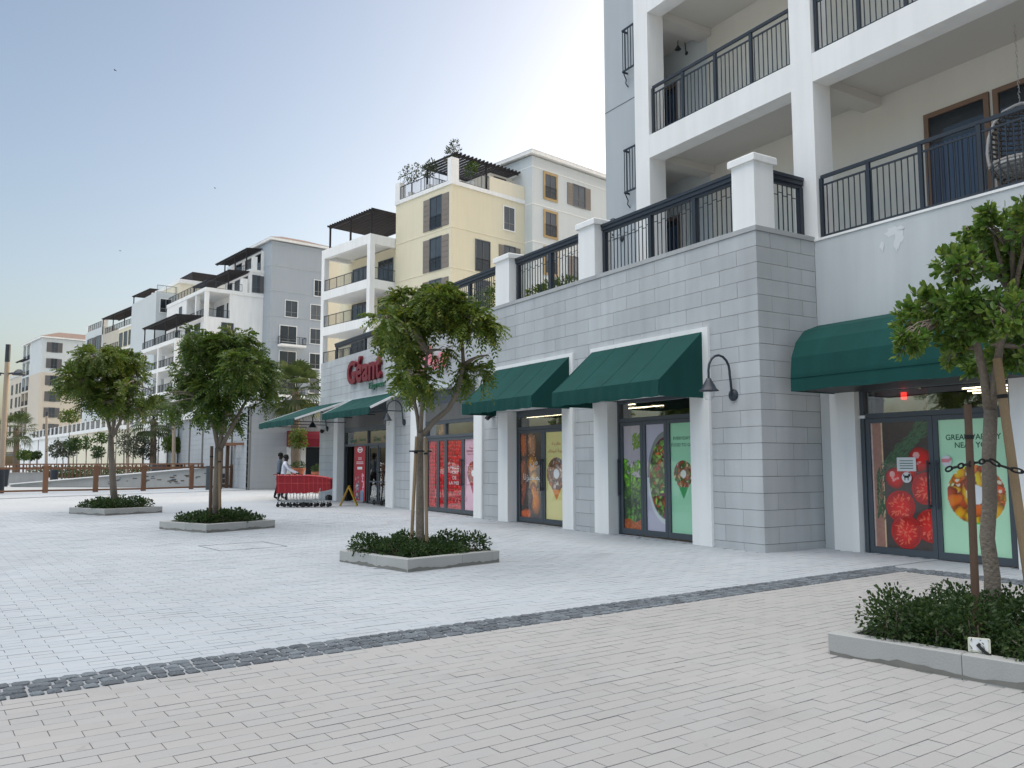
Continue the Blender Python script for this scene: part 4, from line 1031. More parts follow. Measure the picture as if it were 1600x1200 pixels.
# ------------------------------------------------------------------ far apartment houses: local x = along the right-hand face, y = along the left-hand face (away), z up
PR = random.Random(12)
class House:
    def __init__(s, name, label, P, v, group='apartment buildings along the promenade'):
        s.rz = math.atan2(v[1], v[0]); s.t = thing(name, label, 'building', (P[0], P[1], 5.0), s.rz, group)
        s.M = Matrix.Translation((P[0], P[1], 0)) @ Matrix.Rotation(s.rz, 4, 'Z')
    def mb(s): return MB(s.M)
    def box(s, nm, x0, x1, y0, y1, z0, z1, mt): m = s.mb(); m.box(x0, x1, y0, y1, z0, z1); return m.build(nm, M_[mt], s.t)
    def _face(s, face, off):   # maps (a, out, z)
        return (lambda a, o, z: (a, off-o, z)) if face == 'R' else (lambda a, o, z: (off-o, a, z))
    def fbox(s, m, f, a0, a1, o0, o1, z0, z1):
        p, q = f(a0, o0, z0), f(a1, o1, z1); m.box(min(p[0], q[0]), max(p[0], q[0]), min(p[1], q[1]), max(p[1], q[1]), z0, z1)
    def window(s, face, off, a0, a1, z0, z1, frame='white', shut=None, sides=(1, 1), surround=None, guard=False, sw=.75, mull=1):
        f = s._face(face, off); e = .09
        m = s.mb(); mf = M_[surround] if surround else M_[frame]
        if surround: e = .22
        for q in ((a0-e, a0, z0-e, z1+e), (a1, a1+e, z0-e, z1+e), (a0, a1, z1, z1+e), (a0, a1, z0-e, z0)): s.fbox(m, f, q[0], q[1], .0, .07, q[2], q[3])
        o = m.build('window', mf, s.t)
        m = s.mb(); s.fbox(m, f, a0, a1, .001, .02, z0, z1); m.build('pane', M_[PR.choice(('pane', 'pane', 'panesky', 'panesky', 'panecurtain'))], o)
        m = s.mb()
        for k in range(1, mull+1): c = a0+(a1-a0)*k/(mull+1); s.fbox(m, f, c-.035, c+.035, .021, .05, z0, z1)
        s.fbox(m, f, a0, a1, .021, .045, z0+(z1-z0)*.28, z0+(z1-z0)*.28+.06); m.build('glazing_bars', M_['frame'] if not (frame == 'white') else M_['louvre'], o)
        if shut:
            for sd_, on in zip((-1, 1), sides):
                if on:
                    c0 = a0-e-sw if sd_ < 0 else a1+e; m = s.mb(); s.fbox(m, f, c0, c0+sw, .001, .06, z0-.05, z1+.05)
                    for k in range(1, 6): zz = z0+(z1-z0)*k/6; s.fbox(m, f, c0+.06, c0+sw-.06, .061, .075, zz-.03, zz+.03)
                    m.build('shutter', M_[shut], o)
        if guard:
            m = s.mb(); s.fbox(m, f, a0, a1, .09, .12, z0+1.0, z0+1.05); s.fbox(m, f, a0, a1, .09, .12, z0+.05, z0+.09); n = int((a1-a0)/.13)
            for k in range(n+1): c = a0+(a1-a0)*k/n; s.fbox(m, f, c-.012, c+.012, .095, .115, z0+.05, z0+1.0)
            m.build('guard', M_['rail'], o)
        return o
    def rail(s, pts, z, h=1.05, step=.16, nm='balcony_railing'):
        m = s.mb()
        for a, b in zip(pts, pts[1:]):
            a3, b3 = Vector((*a, z)), Vector((*b, z)); L_ = (b3-a3).length; u = Vector((0, 0, 1))
            m.bar(a3+u*h, b3+u*h, .05, .06); m.bar(a3+u*.08, b3+u*.08, .04, .04); n = max(1, int(L_/step))
            for k in range(n+1):
                q = a3+(b3-a3)*(k/n); w_ = .05 if k % 8 == 0 or k == n else .018; m.bar(q, q+u*h, w_, w_, (1, 0, 0))
        return m.build(nm, M_['rail'], s.t)
    def pergola(s, x0, x1, y0, y1, z, slope=0, posts=(), zp=0, along='x', step=.33, fascia=True):
        m = s.mb()
        if along == 'x':      # slats run along x, spaced along y
            n = max(2, int((y1-y0)/step))
            for k in range(n+1): y = y0+(y1-y0)*k/n; m.bar((x0, y, z), (x1, y, z+slope), .12, .16)
            for y in (y0, y1): pass
            for x in (x0+.25, x1-.25): zz = z+slope*(x-x0)/(x1-x0)-.14; m.bar((x, y0, zz), (x, y1, zz), .14, .18)
        else:
            n = max(2, int((x1-x0)/step))
            for k in range(n+1): x = x0+(x1-x0)*k/n; m.bar((x, y0, z), (x, y1, z+slope), .12, .16)
            for y in (y0+.25, y1-.25): zz = z+slope*(y-y0)/(y1-y0)-.14; m.bar((x0, y, zz), (x1, y, zz), .14, .18)
        o = m.build('pergola', M_['pergola'], s.t)
        for px_, py_ in posts:
            m = s.mb(); m.bar((px_, py_, zp), (px_, py_, z-.1), .14, .14, (1, 0, 0)); m.build('pergola_post', M_['pergola'], o)
        return o
    def hip(s, x0, x1, y0, y1, z, rise, ins, mt='roof', ov=.35):
        m = s.mb(); a = [(x0-ov, y0-ov, z), (x1+ov, y0-ov, z), (x1+ov, y1+ov, z), (x0-ov, y1+ov, z)]; b = [(x0+ins, y0+ins, z+rise), (x1-ins, y0+ins, z+rise), (x1-ins, y1-ins, z+rise), (x0+ins, y1-ins, z+rise)]
        m.add(a+b, [(3,2,1,0), (4,5,6,7), (0,1,5,4), (1,2,6,5), (2,3,7,6), (3,0,4,7)]); o = m.build('roof', M_[mt], s.t)
        m = s.mb(); m.box(x0-ov+.02, x1+ov-.02, y0-ov+.02, y1+ov-.02, z-.32, z-.004); m.build('eaves', M_['white'], o)
        return o
# --- B1: cream tower with a balcony wing and a grey rear tower
h = House('cream_building', 'cream apartment tower with taupe shutters, rooftop pergola and a white balcony wing', (31.31, 60.1), (.982, .19))
h.box('wall', 0, 8.3, 0, 8, 4.5, 24.6, 'cream'); h.box('cornice', -.08, 8.299, -.08, 8.08, 24.601, 24.95, 'white')
for z in (21.0, 17.6, 14.2): h.box('string_course', -.03, 8.29, -.03, 8.03, z-.04, z+.04, 'cream2')
h.box('rear_tower', 8.301, 25, -1, 11, 4.5, 28.85, 'palegrey'); h.hip(8.301, 25, -1, 11, 29.3, 1.2, 4, 'roof', .35)
for z in (27.9, 24.5, 21.1): h.box('string_course', 8.29, 25.02, -1.03, 11.02, z-.035, z+.035, 'white')
for z1, z0 in ((23.95, 21.3), (20.4, 17.7), (16.8, 14.2)): h.window('L', 0, 1.36, 2.86, z0, z1, 'frame', 'shutter', guard=True, sw=.9)
h.window('R', 0, 5.78, 7.03, 21.87, 23.92); h.window('R', 0, 2.64, 4.12, 17.75, 20.33, 'frame', guard=True); h.window('R', 0, 5.85, 7.1, 18.4, 20.38, 'frame', 'shutter', sw=.55)
h.window('R', 0, 2.64, 4.12, 14.3, 16.9, 'frame', guard=True)
for z0 in (25.4, 21.9, 18.5): h.window('R', -1, 9.9, 11.3, z0, z0+2.15, 'frame', surround='sandframe', guard=True)
h.window('R', -1, 13.6, 15.2, 25.45, 27.4, 'frame', 'shutter', sides=(1, 1), sw=.7); h.window('R', -1, 13.6, 15.2, 18.5, 20.5, 'frame', 'shutter', sw=.7)
h.window('R', -1, 19.6, 20.8, 25.3, 27.3, 'frame'); h.window('R', -1, 19.6, 20.8, 21.9, 24, 'frame', 'shutter')
# terrace on the tower top
h.box('pier', -.06, .7, -.06, .5, 24.951, 26.9, 'white'); h.box('pier', -.06, .6, 7.4, 8.06, 24.951, 26.6, 'white')
h.box('parapet', 4.12, 8.28, -.06, .14, 24.951, 26.2, 'cream2'); h.rail([(.05, .5), (.05, 7.4)], 24.95, 1.2); h.rail([(.7, .05), (4.12, .05)], 24.95, 1.2)
h.box('penthouse', .8, 8.3, 6.2, 8.0, 24.96, 27.0, 'cream2') if 0 else None
h.box('penthouse', 5.6, 8.299, 1.6, 7.5, 24.96, 27.3, 'warm'); h.window('R', 1.6, 6.1, 7.4, 25.1, 27.0, 'frame')
h.pergola(.9, 8.1, .35, 5.2, 27.6, .0, ((4.3, .6), (1.2, 5.0), (4.3, 5.0)), 24.96, 'y', .42); h.rail([(.9, 5.0), (5.5, 5.0)], 24.95, 1.9, .12, 'slatted_screen')
# balcony wing
wx0, wx1, wy0, wy1 = -2.6, 1.4, 8.1, 16.4
h.box('wing_wall', .4, 6, wy0, 18, 4.5, 21.0, 'cream')
for zt in (17.6, 14.2, 10.8, 7.4): h.box('balcony_slab', wx0, .398, wy0, wy1, zt-.8, zt, 'white')
h.box('roof_beam', wx0, wx0+.45, wy0, wy1, 20.75, 21.6, 'white'); h.box('roof_beam', wx0+.451, .398, wy0, wy0+.4, 20.75, 21.6, 'white'); h.box('roof_beam', wx0+.451, .398, wy1-.4, wy1, 20.75, 21.6, 'white'); h.box('wing_roof', wx0+.451, 6, wy0+.401, wy1-.401, 21.1, 21.5, 'white')
for zt, zb in ((20.749, 17.601), (16.799, 14.201), (13.399, 10.801), (9.999, 7.401), (6.599, 4.5)):
    for y in (wy0, wy1-.5): h.box('column', wx0, wx0+.5, y, y+.5, zb, zt, 'white')
    h.window('L', .4, 12.2, 15.6, zb+.05, zb+2.4, 'frame', mull=3); h.window('L', .4, 9.0, 11.2, zb+.05, zb+2.4, 'frame', mull=2)
    if zb > 7: h.rail([(wx0+.1, wy0+.5), (wx0+.1, wy1-.5)], zb, 1.05); h.rail([(wx0+.5, wy0+.06), (.35, wy0+.06)], zb, 1.05)
h.pergola(wx0+.2, 3.6, wy0+.2, wy1-.6, 23.9, .0, ((wx0+.4, wy0+.5), (wx0+.4, 12), (wx0+.4, wy1-.8)), 21.6, 'x', .4); h.box('wing_parapet', .4, 6, wy0, wy0+.2, 21.5, 22.6, 'white')
B1H = h
def pot_tree(x, y, z, hgt, spread, label, mt='leaf_olive', n=500, size=.16, pot='white', group=None):
    t = thing('potted_tree', label, 'potted tree', (x, y, z), 0, group)
    m = MB(); m.lathe([(0,0),(.22,0),(.3,.55),(.27,.56),(.25,.5),(0,.5)], 12, (x, y, z)); m.build('pot', M_[pot], t, smooth=False)
    m = MB(); m.tube([(x, y, z+.5), (x+.04, y, z+hgt*.55), (x, y+.05, z+hgt*.8)], [.04, .03, .015], 6); m.build('trunk', M_['bark'], t)
    leaf_cloud('foliage', [(x, y, z+hgt*.75), (x+.2*spread, y+.1, z+hgt*.9), (x-.25*spread, y, z+hgt*.68)], (spread*.55, spread*.55, hgt*.22), n, size, M_[mt], t, aspect=2.6)
for lx, ly, hh, sp, lab in ((.5, 6.4, 3.0, 1.5, 'leftmost potted olive tree on the cream tower roof terrace'), (.5, 3.7, 2.6, 1.0, 'middle potted tree on the cream tower roof terrace'), (.9, .95, 3.6, 1.0, 'tall potted tree at the corner pier of the cream tower roof'), (2.6, .6, 2.2, .8, 'dark potted shrub under the cream tower roof pergola')):
    p = h.M @ Vector((lx, ly, 24.96)); pot_tree(p.x, p.y, p.z, hh, sp, lab, 'leaf_olive' if lx < 2 else 'leaf_dark', 380, .22)
# --- B2: blue grey tower with a white stepped wing
h = House('blue_grey_building', 'tall blue grey apartment tower with a stepped white wing of terraces and dark pergolas', (31.46, 113.99), (.99, .13))
h.box('wall', 0, 8.7, 0, 14, 4.5, 32.3, 'greyren'); h.box('lower_tower_wall', 8.701, 11.5, 1.2, 14, 4.5, 31.2, 'cream2'); h.hip(0, 8.7, 0, 14, 32.75, 1.1, 2.6)
for z in (28.9, 25.4, 21.9, 18.4): h.box('string_course', -.03, 8.72, -.03, 14.02, z-.04, z+.04, 'greywall')
h.window('R', 0, 6.48, 7.7, 25.38, 27.65)
for z0 in (21.95, 18.5, 14.95, 11.5, 8.0):
    h.window('R', 0, 6.0, 7.72, z0, z0+2.1)
    if z0 == 21.95: h.window('R', 0, 2.2, 3.98, z0, z0+2.25)
    else:
        h.window('R', 0, 1.5, 3.9, z0-.5, z0+2.1, mull=1); h.box('balcony_floor', 1.2, 4.9, -1.2, -.002, z0-.85, z0-.55, 'white'); h.rail([(1.25, -.02), (1.25, -1.15), (4.85, -1.15), (4.85, -.02)], z0-.55, 1.05)
# stepped wing
h.box('wing_wall', -8, -.002, 2.4, 18.9, 4.5, 21.2, 'white'); h.box('wing_core', -4.2, -.002, 2.41, 18.9, 21.2, 24.6, 'white'); h.box('wing_wall', -8, -4.201, 10, 18.9, 21.2, 24.6, 'white'); h.box('wing_roof', -8.06, 0-.002, 2.34, 18.95, 24.601, 25.1, 'white')
for y in (2.4, 6.0): h.box('column', -8, -7.5, y, y+.5, 21.201, 24.6, 'white')
h.box('column', -4.7, -4.202, 2.4, 2.9, 21.201, 24.6, 'white'); h.rail([(-7.5, 2.45), (-4.7, 2.45)], 21.2); h.rail([(-7.95, 2.9), (-7.95, 10)], 21.2)
h.window('L', -4.2, 3.2, 4.6, 21.3, 23.6, 'frame'); h.window('L', -4.2, 6, 8.6, 21.3, 23.6, 'frame', mull=2); h.window('R', 2.4, -5.7, -4.2, 18.0, 20.5, 'frame', 'shutterg', sides=(0, 0)); h.window('R', 2.4, -5.7, -4.2, 14.4, 16.9, 'frame')
h.window('L', -8, 12, 13, 21.8, 23.8, 'frame')
h.box('upper_step', -2, -.002, 2.41, 12, 25.101, 28.1, 'white'); h.box('upper_step_roof', -2.06, -.002, 2.35, 12.05, 28.101, 28.45, 'white'); h.window('R', 2.41, -1.6, -.6, 25.3, 27.6, 'frame', 'shutterg', sides=(0, 1), sw=.5)
for a in (3.2, 6.2, 9): h.window('L', -2, a, a+1.6, 25.2, 27.5, 'frame')
h.box('pier', -3.0, -2.3, 2.41, 3.0, 25.101, 27.0, 'white'); h.rail([(-7.9, 2.5), (-3.0, 2.5)], 25.1, 1.0); h.rail([(-7.9, 2.5), (-7.9, 18.5)], 25.1, 1.0)
h.pergola(-5.0, -2.0, 2.6, 17, 27.9, .2, ((-4.8, 2.9), (-4.8, 7.5), (-4.8, 12), (-4.8, 16.7)), 25.1, 'x', .5)
h.box('penthouse', .3, 4, .02+14, 17.5, 28, 31.8, 'palegrey'); h.box('top_step', -.3, -.002, 2.5, 14, 28.46, 31.3, 'white')
for a in (3.0, 6.5, 10): h.window('L', -.3, a, a+2.0, 28.5, 30.9, 'frame')
h.box('pier', -1.6, -1.0, 2.42, 3.0, 28.46, 30.3, 'white'); h.rail([(-1.9, 2.5), (-1.9, 12)], 28.45, 1.0); h.pergola(-2.6, -.3, 2.5, 14.5, 31.3, .25, ((-2.4, 2.8), (-2.4, 7), (-2.4, 11)), 28.46, 'x', .5)
# lower balcony frame of the wing
for zt in (18.0, 14.6, 11.2, 7.8): h.box('balcony_slab', -11.5, -8.002, 3, 18.4, zt-.55, zt, 'white'); h.rail([(-8.05, 3.05), (-11.4, 3.05), (-11.4, 18.2)], zt, 1.0)
for y in (3.0, 10.2, 17.9):
    for zt, zb in ((17.449, 14.601), (14.049, 11.201), (10.649, 7.801), (7.249, 4.5)): h.box('column', -11.5, -11.0, y, y+.5, zb, zt, 'white')
for z0 in (18.1, 14.7, 11.3, 7.9):
    for a in (4.2, 8, 12.5): h.window('L', -8, a, a+2.0, z0, z0+2.3, 'frame')
h.pergola(-11.6, -8.1, 3.0, 18.0, 21.1, .15, ((-11.3, 3.3), (-11.3, 8), (-11.3, 13), (-11.3, 17.7)), 18, 'x', .5)
# --- pale block between
h = House('pale_cream_building', 'pale cream stepped building with a dark roof screen behind the white wing', tuple(Vector((0,0,0))+fw*125+rt2*((275-800)/1310.54*125))[:2], (.99, .13))
h.box('wall', 0, 12, 0, 12, 4.5, 28.8, 'cream2'); h.box('cornice', -.1, 12.1, -.1, 12.1, 28.801, 29.4, 'white'); h.box('lower_step', -3, -.002, 1, 14, 4.5, 27.2, 'palegrey'); h.rail([(-2.9, 1.05), (-.1, 1.05)], 27.2); h.box('roof_screen', 2.5, 8, 2, 9, 29.41, 31.2, 'pergola')
h.window('R', 1, -2.4, -.8, 24.2, 26.2)
# --- B3: yellow building
h = House('yellow_building', 'warm yellow apartment block with dark stepped pergolas behind the leftmost big tree', (18.8, 147.53), (.983, .18))
h.box('wall', 0, 14, 0, 8, 4.5, 24.3, 'cream'); h.box('upper_wall', 0.002, 14, .002, 7.99, 20.9, 24.31, 'cream2') if 0 else None
h.box('cornice', -.06, 14, -.06, 8.06, 24.301, 24.6, 'white'); h.box('string_course', -.04, 14, -.04, 8.04, 20.7, 20.95, 'white')
for z1 in (23.63, 20.15, 16.64, 13.15, 9.7): h.window('R', 0, 3.4, 4.6, z1-1.95, z1, 'frame', 'shutter', sides=(1, 0), sw=.95)
h.box('upper_step', 2.7, 14, .4, 9, 24.601, 27.9, 'cream2'); h.box('upper_cornice', 2.6, 14, .3, 9.06, 27.901, 28.25, 'white'); h.box('pier', 2.7, 3.4, .35, .9, 28.251, 30.0, 'white'); h.box('top_house', 7, 14, 3, 9, 28.251, 31.2, 'cream2')
for a in (1.2, 3.6, 6): h.window('L', 2.7, a, a+1.5, 24.8, 27.0, 'frame'); h.window('L', 0, a, a+1.5, 21.3, 23.6, 'frame')
h.box('pier', .1, .8, .05, .6, 24.601, 26.8, 'white'); h.rail([(.1, .6), (.1, 16)], 24.6, 1.0); h.rail([(2.8, .9), (2.8, 8.9)], 28.25, 1.0)
h.pergola(-.3, 2.8, .3, 17, 27.4, .2, ((-.1, .6), (-.1, 5), (-.1, 11), (-.1, 16.8)), 24.6, 'x', .6); h.pergola(2.2, 5.4, .4, 9, 30.6, .1, ((2.4, .8), (2.4, 8.6)), 28.25, 'x', .6); h.rail([(3.5, .45), (8, .45)], 28.25, 1.0)
h.box('left_block', -.0, 14, 17, 27.5, 4.5, 26.1, 'palegrey'); h.box('left_link', .6, 14, 8.001, 16.999, 4.5, 21.5, 'beige'); h.rail([(.7, 8.2), (.7, 16.9)], 21.5, 1.2); h.box('pier', .05, .7, 16.999-.6, 16.999, 21.501, 24, 'white') if 0 else None
h.box('left_pier', 0, .8, 17, 17.8, 26.101, 27.5, 'white'); h.box('left_pier', 0, .8, 26.5, 27.3, 26.101, 27.5, 'white'); h.rail([(.2, 17.8), (.2, 26.5)], 26.1, 1.2)
for a in (18.6, 23): h.window('L', 0, a, a+2.2, 21.6, 24.6, 'frame', 'shutterg', sw=.9); h.window('L', 0, a, a+2.2, 18.0, 20.6, 'frame', 'shutterg', sw=.9)
h.window('L', .6, 9, 10.5, 18.3, 20.8, 'frame'); h.window('L', .6, 13, 14.5, 18.3, 20.8, 'frame')
# --- B4: beige building at the far left
h = House('beige_building', 'beige and white apartment block with corner balconies at the far left', (7.69, 198.87), (.986, .17))
h.box('wall', 0, 17, 0, 10.2, 4.5, 20.7, 'beige'); h.box('upper_wall', 0, 17, 0, 10.2, 20.701, 27.9, 'palegrey'); h.box('core', 3.0, 17, 10.201, 17.2, 4.5, 27.9, 'beige'); h.hip(0, 17, 0, 17.2, 28.3, 1.6, 4, 'roof', .3)
for z0, sh in ((25.1, 'shutterg'), (21.7, 'shutterg'), (18.1, 'shutterg'), (14.75, 'shutterg'), (11.4, 'shutterg'), (8, 'shutterg')): h.window('R', 0, 1.9, 3.0, z0, z0+1.95, 'frame', sh, sw=.85); h.window('R', 0, 9, 10.2, z0, z0+1.95, 'frame', sh, sw=.85)
for zt in (24.4, 21.0, 17.6, 14.4, 11.0, 7.6): h.box('balcony_slab', 0, 2.998, 10.202, 17.2, zt-.4, zt, 'palegrey' if zt > 20 else 'beige'); h.rail([(.1, 10.4), (.1, 17.0)], zt, 1.0)
for zt, zb in ((27.9, 24.401), (23.999, 21.001), (20.599, 17.601), (17.199, 14.401), (13.999, 11.001), (10.599, 7.601), (7.199, 4.5)):
    for y in (13.2, 16.7): h.box('column', 0, .5, y, y+.5, zb, zt, 'palegrey' if zt > 20 else 'beige')
    h.window('L', 3.0, 11, 12.4, zb+.1, zb+2.4, 'frame'); h.window('L', 3.0, 14.4, 15.8, zb+.1, zb+2.4, 'frame')
h.pergola(-1.4, .4, 10.4, 17.0, 24.2, .3, (), 21, 'x', .6)
h.box('left_block', .2, 17, 17.201, 30, 4.5, 21.5, 'beige'); h.box('left_cornice', .1, 17, 17.202, 30.1, 21.501, 22.0, 'palegrey'); h.box('pier', .2, .9, 29.2, 30, 22.001, 23.2, 'beige'); h.box('pier', .2, .9, 22, 22.8, 22.001, 23.2, 'beige')
for z0 in (17.7, 14.6, 11.4, 8.2):
    for a, w_ in ((18.6, 1.2), (21.6, 1.8), (26.5, 1.6)): h.window('L', .2, a, a+w_, z0, z0+2.1, 'frame', guard=False)
# ------------------------------------------------------------------ planters with their trees
F_ = 1310.54
def spot(px, dep, z=None, py=None):
    """world point on the sight line of an image column at a given distance, used to read positions off the photograph"""
    v = Vector((0, 0, CAMH)) + fw*dep + rt2*((px-800)/F_*dep) + up2*((600-(py if py is not None else 725))/F_*dep)
    if py is None: v.z = gz(v.y) if z is None else z
    return v
gP = 'square kerbed planters in the plaza'
def planter(i, label, hedge_label, n, size, ht, seed):
    px, py, tn, h = PLANTERS[i]; z = gz(py); M = Matrix.Translation((px, py, z)) @ Matrix.Rotation(tn, 4, 'Z')
    t = thing('square_planter', label, 'planter', (px, py, z), tn, gP); w = .13; hh = .17
    for k in range(4):
        Mk = M @ Matrix.Rotation(k*math.pi/2, 4, 'Z')
        for s0, s1 in ((-h, .12), (.125, h-w-.002)):
            m = MB(Mk); m.bbox(s0, s1, -h, -h+w, -.03, hh, .008); m.build('kerb_stone', M_['kerb'], t)
        m = MB(Mk); r_ = random.Random(seed+k); N_ = 26; vs = []
        for q in range(N_+1): s = -h+.01+(2*h-.02)*q/N_; vs += [(s, -h-.0015, .0), (s, -h-.0015, .03+.03*r_.random()*r_.random()+.012*math.sin(q*.5+k))]
        m.add(vs, [(2*q, 2*q+2, 2*q+3, 2*q+1) for q in range(N_)]); m.build('damp_edge', M_['damp'], t)
    m = MB(M); m.box(-h+w, h-w, -h+w, h-w, -.02, .09); m.build('soil', M_['soil'], t)
    s = thing('planter_shrub', hedge_label, 'shrub', (px, py, z+.09), tn, 'low shrubs in the plaza planters')
    r_ = random.Random(seed); cs, rs_ = [], []
    for a in range(4):
        for b in range(4):
            if r_.random() < .95:
                lx, ly = (-.5+a/3)*1.05*h*1.15+r_.uniform(-.1, .1), (-.5+b/3)*1.05*h*1.15+r_.uniform(-.1, .1); hgt = ht*r_.uniform(.6, 1.12)
                c = M @ Vector((lx, ly, .09+hgt*.45)); cs.append(tuple(c)); rs_.append((.27, .27, hgt*.58))
    leaf_cloud('foliage', cs, rs_, n, size, M_['leaf_hedge'], s, aspect=1.7, shell=.2)
    m = MB()
    for c in cs:
        for k in range(4): m.tube([(c[0]+r_.uniform(-.05, .05), c[1]+r_.uniform(-.05, .05), z+.08), (c[0]+r_.uniform(-.2, .2), c[1]+r_.uniform(-.2, .2), c[2]+r_.uniform(0, .1))], [.008, .004], 4, cap=False)
    m.build('twigs', M_['bark'], s)
    return t, M
planter(0, 'square stone kerbed planter of the forked tree in the middle of the plaza', 'dense dark low shrub filling the planter of the forked tree', 10000, .045, .34, 1)
planter(1, 'square stone kerbed planter second from the left, under the dense round tree', 'leafy low shrub in the planter of the dense round tree', 5500, .06, .30, 2)
planter(2, 'farthest square stone kerbed planter at the left of the plaza', 'clipped low shrub in the farthest planter', 5000, .06, .34, 3)
tp, MP4 = planter(3, 'nearest square stone kerbed planter at the right edge with stained kerb', 'dense small leaved shrub in the nearest planter at the right', 19000, .034, .42, 4)

def twig_endpoints(lobes, n, seed):
    r = np.random.default_rng(seed); C_ = np.array([l[0] for l in lobes]); R_ = np.array([l[1] for l in lobes])
    w = (R_.prod(1))**.75; idx = r.choice(len(lobes), n, p=w/w.sum()); d = r.normal(size=(n, 3)); d /= np.linalg.norm(d, axis=1)[:, None]
    rr = (.25+.75*r.random(n))**.5
    return C_[idx]+d*R_[idx]*rr[:, None], d, idx
def compound_leaves(P, D_, per, length, npair, lw, ll, mat, parent, seed, droop=.5):
    r = np.random.default_rng(seed); n = len(P)*per; P = np.repeat(P, per, 0); D_ = np.repeat(D_, per, 0)
    d = D_+r.normal(0, .75, (n, 3)); d[:, 2] -= .15; d /= np.linalg.norm(d, axis=1)[:, None]
    L_ = length*(.65+.6*r.random(n)); sd_ = np.cross(d, np.array([0, 0, 1.])+r.normal(0, .35, (n, 3))); sd_ /= np.linalg.norm(sd_, axis=1)[:, None]+1e-9
    nr = np.cross(sd_, d); Vs = []
    for k in range(npair):
        f = (k+1)/npair; q = P + d*(L_*f)[:, None]; q = q + np.array([0, 0, -1.])*(droop*L_*f*f)[:, None]
        tang = d + np.array([0, 0, -2*droop*1.])*f; tang /= np.linalg.norm(tang, axis=1)[:, None]
        for s in (-1, 1):
            e = sd_*s*.8+tang*.6+nr*r.normal(0, .25, (n, 1)); e[:, 2] -= .25; e /= np.linalg.norm(e, axis=1)[:, None]
            w_ = np.cross(e, nr); w_ /= np.linalg.norm(w_, axis=1)[:, None]+1e-9; l = ll*(1-.35*abs(f-.55))*(.8+.4*r.random((n, 1)))
            Vs.append(np.stack([q, q+e*l*.45+w_*lw*.5, q+e*l, q+e*l*.45-w_*lw*.5], 1))
    V = np.concatenate(Vs); F = (np.arange(4)[None]+4*np.arange(len(V))[:, None])
    fast_mesh('foliage', V.reshape(-1, 3), F, mat, parent, 'stuff')
def bez(a, b, bend, n=6):
    a, b = Vector(a), Vector(b); return [a.lerp(b, t/n)+Vector(bend)*(4*(t/n)*(1-t/n)) for t in range(n+1)]
def limbs(t, trunk, trunk_r, forks, lobes, ends, idx, bark='bark', twig=1, seed=0, lr=.032):
    r_ = random.Random(seed); m = MB()
    pts = [Vector(p) for p in trunk]; m.tube([p + Vector((r_.uniform(-.012, .012), r_.uniform(-.012, .012), 0)) for p in pts], trunk_r, 12)
    m.build('trunk', M_[bark], t, smooth=True)
    m = MB(); top = pts[-1]
    for k, fk in enumerate(forks): m.tube(fk[0], fk[1], 8)
    heads = [f[0][-1] for f in forks]+[p for f in forks for p in f[0][len(f[0])//2:-1]]+([top] if not forks else [])
    for li, (c, rr) in enumerate(lobes):
        h0 = min(heads, key=lambda q: (Vector(q)-Vector(c)).length); L_ = (Vector(c)-Vector(h0)).length
        path = bez(h0, c, (r_.uniform(-.08, .08)*L_, r_.uniform(-.08, .08)*L_, .1*L_)); m.tube(path, [lr*(1-.75*i/6) for i in range(7)], 6)
        sel = np.nonzero(idx == li)[0]
        for j in sel[::twig]:
            st = path[r_.choice((3, 4, 5, 6))]; m.tube([st, Vector(st).lerp(Vector(ends[j]), .5)+Vector((0, 0, .04)), ends[j]], [.011, .007, .003], 4, cap=False)
    m.build('branches', M_[bark], t, smooth=True)
def pxlobes(lst, dep, seed, deepr=.9):
    r_ = random.Random(seed); out = []
    for px, py, rx, ry in lst:
        dd = dep + r_.uniform(-.45, .45)*(dep/12)**.3; c = spot(px, dd, py=py); k = dd/F_
        out.append(((c.x, c.y, c.z), (rx*k*deepr, rx*k*deepr, ry*k*deepr)))
    # fill the depth of the crown: copies nearer and farther on the same lobes
    return out
def depth_lobes(lobes, cen, sp):
    out = list(lobes); c = Vector(cen)
    for (p, r) in lobes[::2]:
        q = Vector(p)
        for s in (-1, 1):
            k = q+fw*s*sp; k = c.lerp(k, .92) if (k-c).length > sp else k; out.append(((k.x, k.y, q.z-.05), (r[0]*.85, r[1]*.85, r[2]*.85)))
    return out
gT_ = 'trees in the plaza planters'
# tree 1: forked pinnate tree
dep = 12.6; b = Vector((PLANTERS[0][0], PLANTERS[0][1], gz(11.5)))
t = thing('plaza_tree', 'forked feathery leaved tree standing in the middle planter before the shop doors', 'tree', b, 0, gT_)
L1 = depth_lobes(pxlobes([(604,500,20,16),(640,476,34,22),(688,474,34,22),(734,498,22,16),(636,540,14,12),(690,548,18,14),(766,508,12,10),(740,584,18,12),(642,588,18,14),(668,590,14,12),(716,480,20,14),(764,556,8,8),(632,508,28,22)], dep, 1), spot(665, dep, py=530), .55)
E1_, D1, I1 = twig_endpoints(L1, 360, 1)
fk = [[spot(655, dep, py=676), spot(652, dep, py=650), spot(645, dep+.1, py=615), spot(641, dep+.1, py=575)], [spot(657, dep, py=676), spot(659, dep-.1, py=640), spot(662, dep-.15, py=600), spot(668, dep-.2, py=550)], [spot(660, dep, py=680), spot(678, dep, py=658), spot(700, dep+.05, py=640), spot(716, dep+.05, py=612), spot(724, dep+.1, py=570), spot(722, dep+.1, py=525)]]
limbs(t, [b-Vector((0,0,.05)), b+Vector((0,0,.4)), spot(656, dep, py=760), spot(656, dep, py=715), spot(657, dep, py=676)], [.07,.064,.058,.056,.052], [(fk[0], [.036,.03,.026,.02]), (fk[1], [.036,.031,.028,.02]), (fk[2], [.046,.044,.041,.038,.032,.022])], L1, E1_, I1, twig=2, seed=1)
